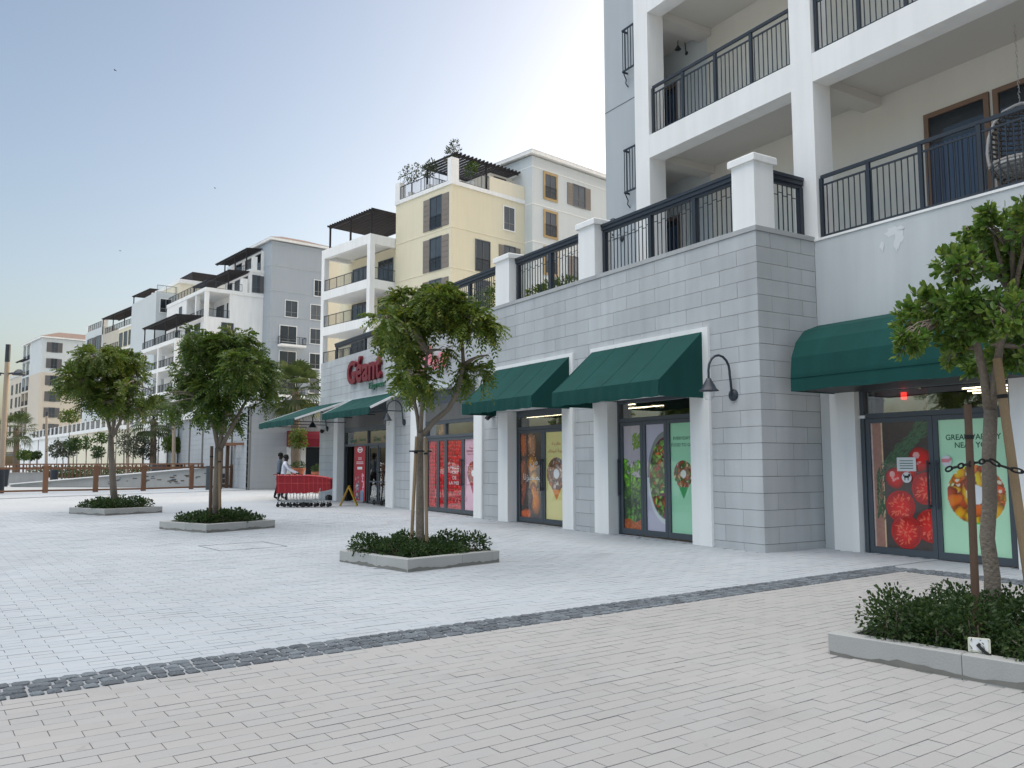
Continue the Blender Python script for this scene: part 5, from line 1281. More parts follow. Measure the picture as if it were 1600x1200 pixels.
compound_leaves(E1_, D1, 5, .25, 8, .032, .082, M_['leaf_pinnate'], t, 1, .45)
def stake(label, a, bp, r=.025, mt='stake'):
    t = thing('tree_stake', label, 'stake', a, 0, 'timber stakes propping the plaza trees'); m = MB(); m.tube([a, Vector(a).lerp(Vector(bp), .5), bp], [r*1.05, r, r*.95], 10); m.build('pole', M_[mt], t)
    m = MB(); d = (Vector(bp)-Vector(a)); q = Vector(a)+d*.86; m.tube([q, q+d.normalized()*.03], [r+.004, r+.004], 10); m.build('tie_band', M_['rubber'], t); return t
def gpt(px, dep, z): v = spot(px, dep); v.z = z; return v
stake('left timber stake of the forked tree', gpt(643, 12.45, gz(11)+.05), spot(651, 12.5, py=682), .025); stake('right timber stake of the forked tree', gpt(668, 12.4, gz(11)+.05), spot(665, 12.5, py=684), .025)
t = thing('tree_tie', 'black rubber tie round the forked tree and its stakes', 'tree tie', spot(656, dep, py=705)); m = MB(); c = spot(657, dep-.03, py=705)
m.tube([c+Vector((.17*math.cos(a*.4), .12*math.sin(a*.4), 0)) for a in range(17)], .012, 6); m.build('strap', M_['rubber'], t)
# tree 2: dense round tree
dep = 18.4; b = Vector((PLANTERS[1][0], PLANTERS[1][1], gz(19.2)))
t = thing('plaza_tree', 'dense dark round crowned tree in the second planter from the left', 'tree', b, 0, gT_)
L2 = depth_lobes(pxlobes([(350,548,46,22),(302,586,28,28),(394,578,30,28),(345,604,40,28),(284,632,14,14),(412,628,16,14),(346,650,20,10),(374,520,20,8),(318,528,14,8),(320,554,28,22),(382,548,26,18),(330,634,24,20),(276,616,8,10),(424,604,8,12)], dep, 2), spot(348, dep, py=600), .85)
E2_, D2, I2 = twig_endpoints(L2, 620, 2)
fk = [[spot(341, dep, py=700), spot(335, dep, py=670), spot(315, dep, py=625)], [spot(343, dep, py=700), spot(350, dep, py=650), spot(352, dep, py=600)], [spot(344, dep, py=702), spot(362, dep, py=668), spot(385, dep+.1, py=625)]]
limbs(t, [b-Vector((0,0,.05)), spot(339, dep, py=780), spot(340, dep, py=740), spot(341, dep, py=700)], [.1,.095,.085,.075], [(f, [.055,.045,.03]) for f in fk], L2, E2_, I2, twig=4, seed=2)
compound_leaves(E2_, D2, 5, .26, 6, .038, .095, M_['leaf_dark'], t, 2, .4)
stake('timber stake left of the dense round tree', gpt(331, 18.2, gz(19)+.05), spot(331, 18.2, py=697), .036, 'timberdk'); stake('thin timber stake right of the dense round tree', gpt(347, 18.2, gz(19)+.05), spot(343, 18.2, py=706), .03)
# tree 3: spreading tree
dep = 23.6; b = Vector((PLANTERS[2][0], PLANTERS[2][1], gz(26)))
t = thing('plaza_tree', 'spreading open crowned tree in the farthest planter at the left', 'tree', b, 0, gT_)
L3 = depth_lobes(pxlobes([(170,560,38,12),(114,586,18,18),(146,600,32,22),(204,588,22,22),(192,630,24,10),(140,630,12,10),(224,604,8,12),(132,566,18,10),(196,562,18,10),(104,606,8,8),(216,640,8,6)], dep, 3), spot(170, dep, py=600), .95)
E3_, D3, I3 = twig_endpoints(L3, 470, 3)
fk = [[spot(174, dep, py=680), spot(165, dep, py=645), spot(140, dep, py=605)], [spot(175, dep, py=680), spot(180, dep, py=640), spot(178, dep, py=590)], [spot(176, dep, py=682), spot(192, dep, py=650), spot(208, dep, py=605)]]
limbs(t, [b-Vector((0,0,.05)), spot(177, dep, py=760), spot(174, dep, py=715), spot(174, dep, py=680)], [.1,.09,.08,.07], [(f, [.05,.042,.028]) for f in fk], L3, E3_, I3, twig=2, seed=3)
compound_leaves(E3_, D3, 5, .28, 6, .04, .1, M_['leaf_mid'], t, 3, .35)
# tree 4: near glossy broad leaved tree
dep = 6.6; b = Vector((PLANTERS[3][0], PLANTERS[3][1], gz(3.7)))
t = thing('plaza_tree', 'glossy broad leaved tree with twin stems in the nearest planter, at the right edge', 'tree', b, 0, gT_)
L4 = depth_lobes(pxlobes([(1572,362,54,40),(1505,415,52,44),(1455,482,48,40),(1422,532,34,24),(1530,492,54,50),(1610,420,70,60),(1640,510,70,50),(1486,556,30,20),(1580,556,50,24),(1700,440,80,80),(1660,360,60,50),(1412,548,18,12),(1548,330,20,14)], dep, 4, .88), spot(1580, dep, py=470), .42)
E4_, D4, I4 = twig_endpoints(L4, 1450, 4)
fk = [[spot(1545, dep, py=640), spot(1538, dep, py=590), spot(1528, dep, py=545), spot(1512, dep, py=490)], [spot(1549, dep, py=640), spot(1556, dep-.05, py=590), spot(1562, dep-.05, py=540), spot(1585, dep-.1, py=470)]]
limbs(t, [b-Vector((0,0,.05)), spot(1549, dep, py=900), spot(1543, dep, py=840), spot(1547, dep, py=780), spot(1543, dep, py=715), spot(1547, dep, py=640)], [.068,.06,.056,.055,.052,.05], [(fk[0], [.04,.034,.03,.02]), (fk[1], [.036,.034,.03,.02])], L4, E4_, I4, twig=2, seed=4, lr=.022)
r = np.random.default_rng(40); per = 10; P = np.repeat(E4_, per, 0); Dd = np.repeat(D4, per, 0)+r.normal(0, .85, (len(E4_)*per, 3)); Dd[:, 2] += .12; Dd /= np.linalg.norm(Dd, axis=1)[:, None]
P = P + Dd*.012 - np.repeat(D4, per, 0)*(r.random((len(P), 1))*.07); V = leaf_arrays(P, Dd, .045+.04*r.random(len(P)), 2.0)
x, y, w = project(V[:, 3]); key = np.where((x > 0) & (x < 1600) & (y > 0), w, 99); od = np.argsort(key)
F0 = np.array([(0,1,2,3),(0,3,4,5)])
for i in od[:300]: fast_mesh('leaf', V[i], F0, M_['leaf_glossy'], t)
rest = V[od[300:]]; fast_mesh('foliage', rest.reshape(-1, 3), (F0[None]+6*np.arange(len(rest))[:, None, None]).reshape(-1, 4), M_['leaf_glossy'], t, 'stuff')
z4 = gz(3.7)+.08
stake('upright dark timber stake left of the nearest tree', gpt(1512, 6.35, z4), spot(1512, 6.35, py=632), .028, 'timberdk'); stake('leaning pale timber stake at the right edge propping the nearest tree', gpt(1606, 6.35, z4), spot(1558, 6.5, py=560), .034)
t = thing('chain', 'black chain strung round the nearest tree between its stakes', 'chain', spot(1550, 6.4, py=725)); 
cp = [(1478,6.25,734),(1497,6.27,729),(1514,6.29,725),(1530,6.33,722),(1547,6.36,719),(1562,6.36,727),(1580,6.3,733),(1598,6.26,737),(1618,6.24,740)]
cpts = [spot(a, d_, py=c_) for a, d_, c_ in cp]; seg = []
for a, b_ in zip(cpts, cpts[1:]):
    k = max(1, round((b_-a).length/.062))
    for q in range(k): seg.append((a.lerp(b_, (q-.18)/k), a.lerp(b_, (q+1.18)/k)))
for q, (a, b_) in enumerate(seg):
    d = (b_-a).normalized(); s_ = d.cross(Vector((0, 0, 1))).normalized() if q % 2 else Vector((0, 0, 1)); c = (a+b_)/2; hl = (b_-a).length/2-.006; m = MB()
    m.tube([c+d*hl*math.cos(u*math.pi/5)+s_*.017*math.sin(u*math.pi/5) for u in range(11)], .0075, 5, cap=False); m.build('chain_link', M_['rubber'], t)
t = thing('junction_box', 'cream electrical box with a black cable on the front edge of the nearest planter', 'junction box', spot(1512, 5.95, z=z4))
c = spot(1515, 6.02); Mj = Matrix.Translation((c.x, c.y, gz(c.y)+.17)) @ Matrix.Rotation(rad(-62), 4, 'Z') @ Matrix.Rotation(rad(-12), 4, 'X')
m = MB(Mj); m.bbox(-.07, .07, -.03, .03, .0, .10, .008); m.build('box_body', M_['jbox'], t); m = MB(Mj); m.box(-.055, .055, -.033, -.0301, .01, .09); m.build('lid', M_['paper'], t)
m = MB(Mj); m.tube([(-.01, -.035, .05), (.02, -.06, .02), (.08, -.07, -.03), (.25, -.05, -.04), (.5, .05, -.06)], .011, 6); m.build('cable', M_['cable'], t)
# ------------------------------------------------------------------ nested shopping trolleys
gC = 'row of nested red shopping trolleys'
def trolley(loc, rz, label):
    t = thing('shopping_trolley', label, 'shopping trolley', loc, rz, gC); M = Matrix.Translation(loc) @ Matrix.Rotation(rz, 4, 'Z')
    # basket: tapered open shell with ribs, front is +x
    R0, R1 = .27, .20
    st = [(-.02, 1.00, R0, .42), (.20, .99, R0-.015, .45), (.45, .965, R0-.03, .48), (.70, .93, R1+.02, .51), (.86, .88, R1, .56)]
    m = MB(M); vs, fs = [], []
    for s, zt, hw, zb in st:
        for f in (-1, 1): vs += [(s, f*hw, zt), (s+.01, f*(hw-.035), zb)]
    for i in range(len(st)-1):
        a = i*4; b = a+4; fs += [(a, a+1, b+1, b), (a+2, b+2, b+3, a+3), (a+1, a+3, b+3, b+1)]
    e = (len(st)-1)*4; fs += [(e, e+1, e+3, e+2)]; fs += [(0, 2, 3, 1)]
    m.add(vs, fs); m.build('basket', M_['redplastic'], t)
    m = MB(M)
    for f in (-1, 1):
        m.tube([(s, f*(hw+.006), zt) for s, zt, hw, zb in st], .014, 6); m.tube([(s+.008, f*(hw-.02), (zt+zb)/2+.03) for s, zt, hw, zb in st], .008, 5)
        for k in range(6):
            s = .05+k*.14; q = min(max(s/.225, 0), 3.99); i = int(q); u = q-i; hw = st[i][2]*(1-u)+st[i+1][2]*u; zt = st[i][1]*(1-u)+st[i+1][1]*u; zb = st[i][3]*(1-u)+st[i+1][3]*u
            m.bar((s, f*(hw+.004), zt), (s+.01, f*(hw-.033), zb), .014, .01)
    m.tube([(.86, -R1, .88), (.875, 0, .885), (.86, R1, .88)], .014, 6); m.build('basket_rim', M_['redrim'], t)
    m = MB(M); m.tube([(-.10, -.26, 1.02), (-.10, .26, 1.02)], .018, 8); m.build('handle', M_['redplastic'], t)
    m = MB(M)
    for f in (-1, 1):
        m.tube([(-.10, f*.25, 1.02), (-.02, f*.235, .96), (.0, f*.205, .50), (.05, f*.22, .18), (.80, f*.19, .14)], .012, 6); m.tube([(.55, f*.2, .6), (.50, f*.215, .16)], .010, 6)
    m.tube([(.05, -.25, .18), (.05, .25, .18)], .01, 6); m.tube([(.80, -.19, .14), (.80, .19, .14)], .01, 6)
    for k in range(7): s = -.16+.32*k/6; m.tube([(.07, s*1.4, .20), (.74, s, .20)], .005, 4)
    m.build('wire_frame', M_['chrome'], t)
    for sx, sy in ((.05, .25), (.05, -.25), (.80, .19), (.80, -.19)):
        mm = M @ Matrix.Translation((sx, sy, .062)) @ Matrix.Rotation(rad(90), 4, 'X'); m = MB(mm); m.lathe([(0,-.016),(.05,-.016),(.06,-.01),(.06,.01),(.05,.016),(0,.016)], 12); m.build('castor', M_['rubber'], t)
        m = MB(M); m.bar((sx, sy, .17), (sx-.02, sy, .06), .035, .03); m.build('castor_fork', M_['black'], t)
    return t
d = Vector((.867, -.499, 0)); o = Vector((7.80, 26.74, 0)); NT = 5
for k in range(NT):
    p = o+d*(.20*k); p.z = gz(p.y)
    trolley(p, math.atan2(d.y, d.x), ['rearmost red trolley, nearest the man in white', 'second red trolley from the rear of the nested row', 'middle red trolley of the nested row', 'second red trolley from the front of the nested row', 'front red trolley, with its whole nose showing towards the entrance'][k])
# ------------------------------------------------------------------ two people
def person(label, loc, rz, shirt, height=1.72, arms='push', lean=.08):
    t = thing('person', label, 'person', loc, rz, 'people behind the trolleys'); k = height/1.74
    M = Matrix.Translation(loc) @ Matrix.Rotation(rz, 4, 'Z') @ Matrix.Scale(k, 4)      # faces +x
    V, R_, E, reg = [], [], [], []
    def v(p, r): V.append(p); R_.append(r if hasattr(r, '__len__') else (r, r)); return len(V)-1
    def e(a, b): E.append((a, b))
    L_ = lean
    pel = v((0, 0, .95), (.15, .12)); wst = v((L_*.3, 0, 1.10), (.135, .10)); che = v((L_*.8, 0, 1.30), (.165, .115)); nkb = v((L_, 0, 1.46), (.075, .075)); nk = v((L_+.015, 0, 1.52), .055); hd = v((L_+.03, 0, 1.60), (.078, .088)); crn = v((L_+.02, 0, 1.68), (.07, .08))
    for a, b in ((pel, wst), (wst, che), (che, nkb), (nkb, nk), (nk, hd), (hd, crn)): e(a, b)
    nose = v((L_+.125, 0, 1.595), .014); e(hd, nose)
    for s in (-1, 1): ear = v((L_+.02, s*.085, 1.60), .016); e(hd, ear)
    for s in (-1, 1):
        st = .10*s
        hip = v((0, s*.09, .90), .10); kn = v((.05+st*.9, s*.10, .50), .066); an = v((st*1.3-.03, s*.10, .09), .045); toe = v((st*1.3+.13, s*.11, .045), .04)
        e(pel, hip); e(hip, kn); e(kn, an); e(an, toe)
        sh = v((L_*.9, s*.19, 1.41), .062)
        if arms == 'push': el = v((L_+.16, s*.23, 1.17), .045); wr = v((L_+.40, s*.2, 1.06), .032)
        else: el = v((L_-.02, s*.25, 1.12), .045); wr = v((L_+.14*s+.05, s*.24, .88), .032)
        e(che, sh); e(sh, el); e(el, wr)
        dw = (Vector(V[wr])-Vector(V[el])).normalized(); pm_ = v(tuple(Vector(V[wr])+dw*.07), (.03, .018)); e(wr, pm_)
        for q in range(4): f1 = v(tuple(Vector(V[pm_])+dw*.045+Vector((0, (q-1.5)*.019, -.004))), .0085); f2 = v(tuple(Vector(V[f1])+dw*(.035-.006*abs(q-1))+Vector((0, 0, -.018))), .008); e(pm_, f1); e(f1, f2)
        th_ = v(tuple(Vector(V[wr])+dw*.055+Vector((0, -s*.035, .01))), .0095); e(wr, th_)
    me = bpy.data.meshes.new('body'); me.from_pydata(V, E, []); ob = bpy.data.objects.new('tmp', me); COL.objects.link(ob)
    md = ob.modifiers.new('s', 'SKIN'); sv = me.skin_vertices[0].data
    for i, r in enumerate(R_): sv[i].radius = r; sv[i].use_root = (i == 0)
    ss = ob.modifiers.new('u', 'SUBSURF'); ss.levels = 1; ss.render_levels = 1
    dg = bpy.context.evaluated_depsgraph_get(); m2 = bpy.data.meshes.new_from_object(ob.evaluated_get(dg)); bpy.data.objects.remove(ob)
    for nm in ('skin', shirt, 'trouser', 'black'): m2.materials.append(M_[nm])
    while len(m2.materials) > 4: m2.materials.pop(index=0)
    hands = [Vector(V[i]) for i in range(len(V)) if R_[i][0] in (.0085, .008, .03)]
    for p in m2.polygons:
        c = p.center; q = 2 if c.z < .98 else 1
        if c.z < .085: q = 3
        if c.z > 1.475: q = 0
        if min((c-h_).length for h_ in hands) < .07: q = 0
        p.material_index = q; p.use_smooth = True
    m2.transform(W[t].inverted() @ M); m2.name = 'body'; link('body', m2, t)
    m = MB(M); c = (L_+.01, 0, 1.635)
    vs = []; m.lathe([(.092, -.045), (.098, 0), (.09, .05), (.06, .09), (0, .105)], 14, c); m.build('hair', M_['hair'], t, smooth=True)
    for s in (-1, 1): m = MB(M); m.lathe([(0, .01), (.01, 0), (0, -.01)], 6, (L_+.108, s*.034, 1.618)); m.build('eye', M_['paper'], t)
    return t
p = Vector((8.72, 29.4, gz(29.4))); person('man in a white shirt and black trousers reaching towards the red trolleys', p, math.atan2(-.45, .9), 'shirt', 1.68)
p = Vector((9.2, 31.5, gz(31.5))); person('man in a dark grey shirt standing just behind the man in white', p, math.atan2(-.3, .95), 'shirtg', 1.76, 'down', .02)

# ------------------------------------------------------------------ timber fence along the far edge of the plaza
t = thing('timber_fence', 'brown timber post and rail fence along the far edge of the plaza', 'fence', (6, 43, gz(43)))
fp = [(-4.5,41.6),(-2.0,42.0),(0.1,42.3),(2.07,42.7),(4.08,42.75),(6.15,43.1),(8.55,44.4),(10.81,45.6),(12.93,46.7)]
for i, (x, y) in enumerate(fp):
    z = gz(y); m = MB(Matrix.Translation((x, y, z)) @ Matrix.Rotation(rad(12), 4, 'Z')); s = .10 if i < len(fp)-1 else .08; m.bbox(-s, s, -s*.6, s*.6, 0, 1.22, .015); m.build('post', M_['timber'], t)
for a, b_ in zip(fp, fp[1:]):
    for zz, hh in ((1.08, .09), (.10, .08)):
        m = MB(); m.bar((a[0], a[1], gz(a[1])+zz), (b_[0], b_[1], gz(b_[1])+zz), .06, hh); m.build('rail', M_['timber'], t)
def dark_post(px, dep, h, w, label, mt='frame', cat='bollard', nm='bollard'):
    p = spot(px, dep); t = thing(nm, label, cat, p); m = MB(); m.bbox(p.x-w/2, p.x+w/2, p.y-w/2, p.y+w/2, p.z, p.z+h, .02); m.build('shaft', M_[mt], t); m = MB(); m.bbox(p.x-w*.6, p.x+w*.6, p.y-w*.6, p.y+w*.6, p.z+h, p.z+h+.05, .01); m.build('cap', M_[mt], t)
dark_post(325.5, 41.3, 1.12, .16, 'dark slate bollard standing at the timber fence')
def bin_(px, dep, h, r0, label):
    p = spot(px, dep); t = thing('litter_bin', label, 'litter bin', p, 0, 'dark bins behind the fence'); m = MB(); m.lathe([(0,0),(r0*.72,0),(r0,h*.97),(r0*1.04,h),(r0*.9,h),(r0*.85,h*.8),(0,h*.8)], 14, p); m.build('body', M_['rail'], t); m = MB(); m.lathe([(r0*1.05,h),(r0*1.07,h+.04),(r0*.9,h+.04)], 14, p); m.build('rim', M_['frame'], t)
bin_(9, 47, .95, .2, 'dark tapered bin beside the lamp post behind the fence'); bin_(85.5, 55, .85, .24, 'dark tapered bin in the open between the fences')
# ramp beyond the fence
t = thing('ramp', 'pale concrete ramp rising to the right behind the timber fence', 'ramp', (6, 47, .26))
A = spot(18, 46.5); B = spot(330, 44.0); z0 = .26; nn = Vector((B.y-A.y, A.x-B.x, 0)).normalized(); m = MB()
dv = (B-A); Lr_ = dv.length; du = dv.normalized(); back = Vector((-du.y, du.x, 0))*1.8
hA, hB = .12, 1.06
vs = [A, B, B+Vector((0,0,hB)), A+Vector((0,0,hA))]; vs += [v+back for v in vs]; m.add(vs, [(0,1,2,3), (7,6,5,4), (3,2,6,7), (1,5,6,2), (0,3,7,4)]); m.build('ramp_wall', M_['kerb'], t)
m = MB(); m.bar(A+Vector((0,0,hA+.03)), B+Vector((0,0,hB+.03)), .22, .06); m.build('ramp_coping', M_['white'], t)
r_ = random.Random(6)
for k in range(34):
    f = .50+.49*r_.random(); hh = hA+(hB-hA)*f; zc = r_.uniform(.3, .9)*hh*.85; p = A.lerp(B, f)+Vector((0,0,zc)); m = MB(); l = r_.uniform(.08, .32)
    m.bar(p-du*l/2-back*.003, p+du*l/2-back*.003, .012, r_.uniform(.03, .06)); m.build('slot', M_['timberdk'] if r_.random() < .3 else M_['frame'], t)
t = thing('low_wall', 'low grey concrete wall at the far left behind the fence', 'wall', spot(40, 50)); m = MB(); a, b_ = spot(-30, 49), spot(68, 53); m.bar(a+Vector((0,0,.35)), b_+Vector((0,0,.35)), .3, .7); m.build('wall_body', M_['coping'], t); m = MB(); m.bar(a+Vector((0,0,.72)), b_+Vector((0,0,.72)), .36, .05); m.build('wall_cap', M_['kerb'], t)
t = thing('panelled_barrier', 'white perforated barrier panels behind the fence next to the timber shelter', 'barrier', spot(350, 45)); a, b_ = spot(332, 44), spot(398, 47)
m = MB(); m.bar(a+Vector((0,0,.5)), b_+Vector((0,0,.55)), .06, .95); m.build('panel', M_['white'], t)
for f, w_, z_, h_ in ((.24,.28,.62,.22),(.36,.28,.62,.22),(.22,.42,.34,.2),(.40,.42,.34,.2),(.3,.9,.14,.05),(.7,.5,.75,.05),(.85,.6,.5,.05),(.6,.3,.85,.05)):
    p = a.lerp(b_, f); dd = (b_-a).normalized(); m = MB(); m.bar(p-dd*w_/2+Vector((.02,-.035,z_)), p+dd*w_/2+Vector((.02,-.035,z_)), .012, h_); m.build('cut_out', M_['frame'], t)
# slatted fence farther back
t = thing('slatted_fence', 'long brown slatted railing on the far side of the ramp', 'fence', spot(170, 56)); a, b_ = spot(-40, 62), spot(332, 50); m = MB()
for zz in (1.25, 1.0): m.bar(a+Vector((0,0,zz)), b_+Vector((0,0,zz)), .06, .09)
m.build('rail', M_['timber'], t); n = 62
for k in range(n+1): q = a.lerp(b_, k/n); m = MB(); m.bar(q, q+Vector((0,0,1.28)), .07, .07, (1,0,0)); m.build('post', M_['timber'], t)
t = thing('back_planting', 'low dark hedge along the foot of the long retaining wall', 'hedge', spot(200, 66)); a, b_ = spot(60, 85), spot(330, 58); cs = [tuple(a.lerp(b_, k/24)+Vector((0,0,.55))) for k in range(25)]; leaf_cloud('foliage', cs, (1.0, 1.0, .5), 5000, .2, M_['leaf_hedge'], t); m = MB(); m.bar(a+Vector((0,0,.2)), b_+Vector((0,0,.2)), .5, .4); m.build('stems', M_['timberdk'], t)
# timber framed shelter
t = thing('timber_shelter', 'square brown timber frame with glass panel at the end of the fence', 'shelter', spot(372, 43.2)); z = gz(43)
for px, dep in ((345, 42.6), (355, 44.0), (390, 42.4), (396, 42.0), (403, 43.4)):
    p = spot(px, dep); m = MB(); m.bar((p.x, p.y, z), (p.x, p.y, z+2.25), .17, .17, (1,0,0)); m.build('post', M_['timber' if px > 392 else 'timberdk'], t)
for (p1, d1), (p2, d2) in (((345, 42.6), (390, 42.4)), ((355, 44.0), (403, 43.4)), ((345, 42.6), (355, 44.0)), ((390, 42.4), (403, 43.4))):
    a, b_ = spot(p1, d1), spot(p2, d2); m = MB(); m.bar((a.x, a.y, z+2.27), (b_.x, b_.y, z+2.27), .14, .14); m.build('beam', M_['timber'], t)
a, b_ = spot(357, 43.2), spot(388, 43.0); m = MB(); m.bar((a.x, a.y, z+1.1), (b_.x, b_.y, z+1.1), .03, 2.0); m.build('glass_panel', M_['glass'], t)

# ------------------------------------------------------------------ long retaining wall beyond the shops
t = thing('retaining_wall', 'long pale retaining wall with a white coping below the far apartment houses', 'wall', (10, 60, .26))
wp = [(10.83, 42.0, 4.65), (10.83, 53.0, 4.68), (10.83, 64.8, 4.75)] + [(*spot(px, dp)[:2], zt) for px, dp, zt in ((225, 78, 5.2), (169, 95, 5.7), (107, 115, 5.8), (46, 140, 5.8), (20, 185, 5.8))]
wm = ['stone_far', 'stone_far', 'white', 'cream2', 'cream2', 'white', 'white']
for i, (a, b_) in enumerate(zip(wp, wp[1:])):
    m = MB(); bx_, by_ = 2.5, .4
    m.add([(a[0],a[1],0),(b_[0],b_[1],0),(b_[0],b_[1],b_[2]-.3),(a[0],a[1],a[2]-.3),(a[0]+bx_,a[1]+by_,0),(b_[0]+bx_,b_[1]+by_,0),(b_[0]+bx_,b_[1]+by_,b_[2]-.3),(a[0]+bx_,a[1]+by_,a[2]-.3)], [(0,1,2,3),(7,6,5,4),(3,2,6,7),(0,3,7,4),(1,5,6,2)]); m.build('wall_panel', M_[wm[i]], t)
    m = MB(); m.bar((a[0]+.1,a[1],a[2]-.1), (b_[0]+.1,b_[1],b_[2]-.1), .55, .4); m.build('wall_coping', M_['white'], t)
    n = 3 if i < 3 else 4
    for k in range(n):
        q = Vector(a).lerp(Vector(b_), (k+.02)/n); m = MB(); dd = (Vector(b_)-Vector(a)).normalized(); m.bar((q.x-.03, q.y, 0), (q.x-.03, q.y, q.z-.35), .12, .10, dd); m.build('downpipe' if i < 2 else 'wall_joint', M_['louvre'], t)
if True:
    for i in (0, 1):      # stone courses on the nearer part
        a, b_ = wp[i], wp[i+1]
        for k in range(1, 15): m = MB(); m.bar((a[0]-.004, a[1], .3*k), (b_[0]-.004, b_[1], .3*k), .012, .02); m.build('course_joint', M_['coping'], t)
for i, (a, b_) in enumerate(zip(wp, wp[1:])):
    A, B = Vector(a), Vector(b_); dd = B-A; n = max(2, int(dd.length/3)); m = MB()
    for zz in (1.05, .12): m.bar(A+Vector((.3,0,zz+.1)), B+Vector((.3,0,zz+.1)), .06, .06)
    nb = int(dd.length/.22)
    for k in range(nb): q = A+dd*(k/nb)+Vector((.3,0,.1)); m.bar(q, q+Vector((0,0,1.05)), .025, .025, (1,0,0))
    m.build('top_railing', M_['rail'], t)
    for k in range(n): q = A+dd*(k/n)+Vector((.3,0,0)); m = MB(); m.bar(q, q+Vector((0,0,1.3)), .3, .3, (1,0,0)); m.build('rail_pier', M_['white'], t)
t = struct('upper_terrace', 'raised terrace on which the far apartment houses stand')
m = MB(); m.add([(12.8, 42, 4.5), (200, 42, 4.5), (200, 320, 4.5), (0, 320, 4.5)]+[(w_[0]+1.5, w_[1]+1, 4.5) for w_ in reversed(wp[1:])], [tuple(range(4+len(wp)-1))]); m.build('terrace_slab', M_['coping'], t)
# return wall with the red awning shop
t = thing('red_awning_shop', 'pale grey shop wall set back beyond the last green awning, with a dark glass door', 'building', (14, 42.2, .23))
m = MB(); m.box(10.83, 12.6, 42.01, 42.8, 0, 4.4); m.box(12.6, 20, 42.01, 42.8, 2.35, 4.4); m.box(14.9, 20, 42.01, 42.8, 0, 2.35); m.build('wall', M_['stone_far'], t)
for k in range(1, 15): m = MB(); m.box(10.84, 12.6 if k < 8 else 20, 42.0, 42.008, .3*k, .3*k+.02); m.build('course_joint', M_['coping'], t)
m = MB(); m.box(12.6, 12.9, 42.02, 42.6, 0, 2.35); m.box(13.35, 13.6, 42.02, 42.6, 0, 2.35); m.build('white_pier', M_['white'], t)
m = MB(); m.box(13.6, 14.9, 42.3, 42.35, .2, 2.34); m.box(12.9, 13.35, 42.3, 42.35, .2, 2.34); m.build('shop_glass', M_['pane'], t)
t2 = thing('red_awning', 'dark red rounded awning on the set back shop wall', 'awning', (13.6, 42, 2.3)); m = MB(); pr = [(0, 3.15), (.35, 3.12), (.62, 2.98), (.78, 2.75), (.8, 2.35)]; vs, fs = [], []
for x in (12.6, 14.7): vs += [(x, 42.0-o_, z_) for o_, z_ in pr]
fs = [(i, i+1, i+6, i+5) for i in range(4)]; m.add(vs, fs); m.add([(12.6, 42.0-o_, z_) for o_, z_ in pr]+[(12.6, 42, 2.35)], [tuple(range(6))]); m.add([(14.7, 42.0-o_, z_) for o_, z_ in pr]+[(14.7, 42, 2.35)], [tuple(range(6))]); m.build('canopy', M_['red'], t2); m = MB(); m.box(12.62, 14.68, 41.22, 41.98, 2.36, 2.38); m.build('frame', M_['rail'], t2)

# ------------------------------------------------------------------ palms, far trees, pots, lamps
def palm(px, dep, py_c, rad_m, label, trunk_r=.2, nf=30):
    b = spot(px, dep); c = spot(px, dep, py=py_c); t = thing('fan_palm', label, 'palm tree', b, 0, 'palms along the promenade'); r_ = random.Random(int(px))
    m = MB(); n = 14; m.tube([b.lerp(c, k/n) for k in range(n+1)], [trunk_r*(1.15-.25*k/n)*(1.08 if k % 2 else .96) for k in range(n+1)], 10); m.build('trunk', M_['palmbark'], t)
    m2 = MB()
    for k in range(nf):
        az = k*2.399; el = rad(80-130*(k/nf)); d = Vector((math.cos(az)*math.cos(el), math.sin(az)*math.cos(el), math.sin(el))); L_ = rad_m*.6*r_.uniform(.8, 1.15)
        p1 = c+d*L_+Vector((0, 0, -.12*L_*(k/nf))); s = d.cross(Vector((0,0,1))).normalized() if abs(d.z) < .98 else Vector((1,0,0)); u = s.cross(d)
        m2.bar(c, p1, .03, .02)
        for j in range(13):
            a = rad(-75+150*j/12); dd = (d*math.cos(a)+s*math.sin(a)); l = rad_m*.62*(.75+.25*math.cos(a)); mid = p1+dd*l*.6; tip = p1+dd*l+Vector((0,0,-.28*l)); w_ = (s*math.cos(a)-d*math.sin(a))*.06
            m2.add([p1, mid+w_, tip, mid-w_], [(0,1,2,3)])
    m2.build('fronds', M_['leaf_palm'], t, 'stuff'); return t
palm(462, 41.5, 612, 1.55, 'tall fan palm in front of the red awning shop', .2, 34); palm(240, 60, 655, 1.7, 'short fan palm before the long wall, left of the dense round tree', .22); palm(300, 58, 632, 1.9, 'fan palm with a clean trunk behind the left side of the dense round tree', .23); palm(368, 54, 615, 1.9, 'stout fan palm behind the right side of the dense round tree', .25); palm(26, 92, 672, 2.1, 'bushy fan palm beside the lamp post at the far left', .3)
def small_tree(px, dep, py, rx, ry, label, mt, n=700, size=.12, base=None, trunk=.05, group=None):
    b = spot(px, dep); c = spot(px, dep, py=py); k = dep/F_; t = thing('small_tree', label, 'tree', b, 0, group or 'small trees and bushes beyond the fence')
    m = MB(); m.tube([b, b.lerp(c, .5)+Vector((.05,0,0)), c], [trunk, trunk*.8, trunk*.5], 7); m.build('trunk', M_['bark'], t)
    R_ = (rx*k, rx*k, ry*k); cs = [tuple(c+Vector((R_[0]*.5*math.cos(a), R_[0]*.5*math.sin(a), R_[2]*.3*math.sin(a*2.3)))) for a in (0, 1.3, 2.6, 3.9, 5.2)]
    leaf_cloud('foliage', cs, (R_[0]*.6, R_[0]*.6, R_[2]*.75), n, size, M_[mt], t); return t
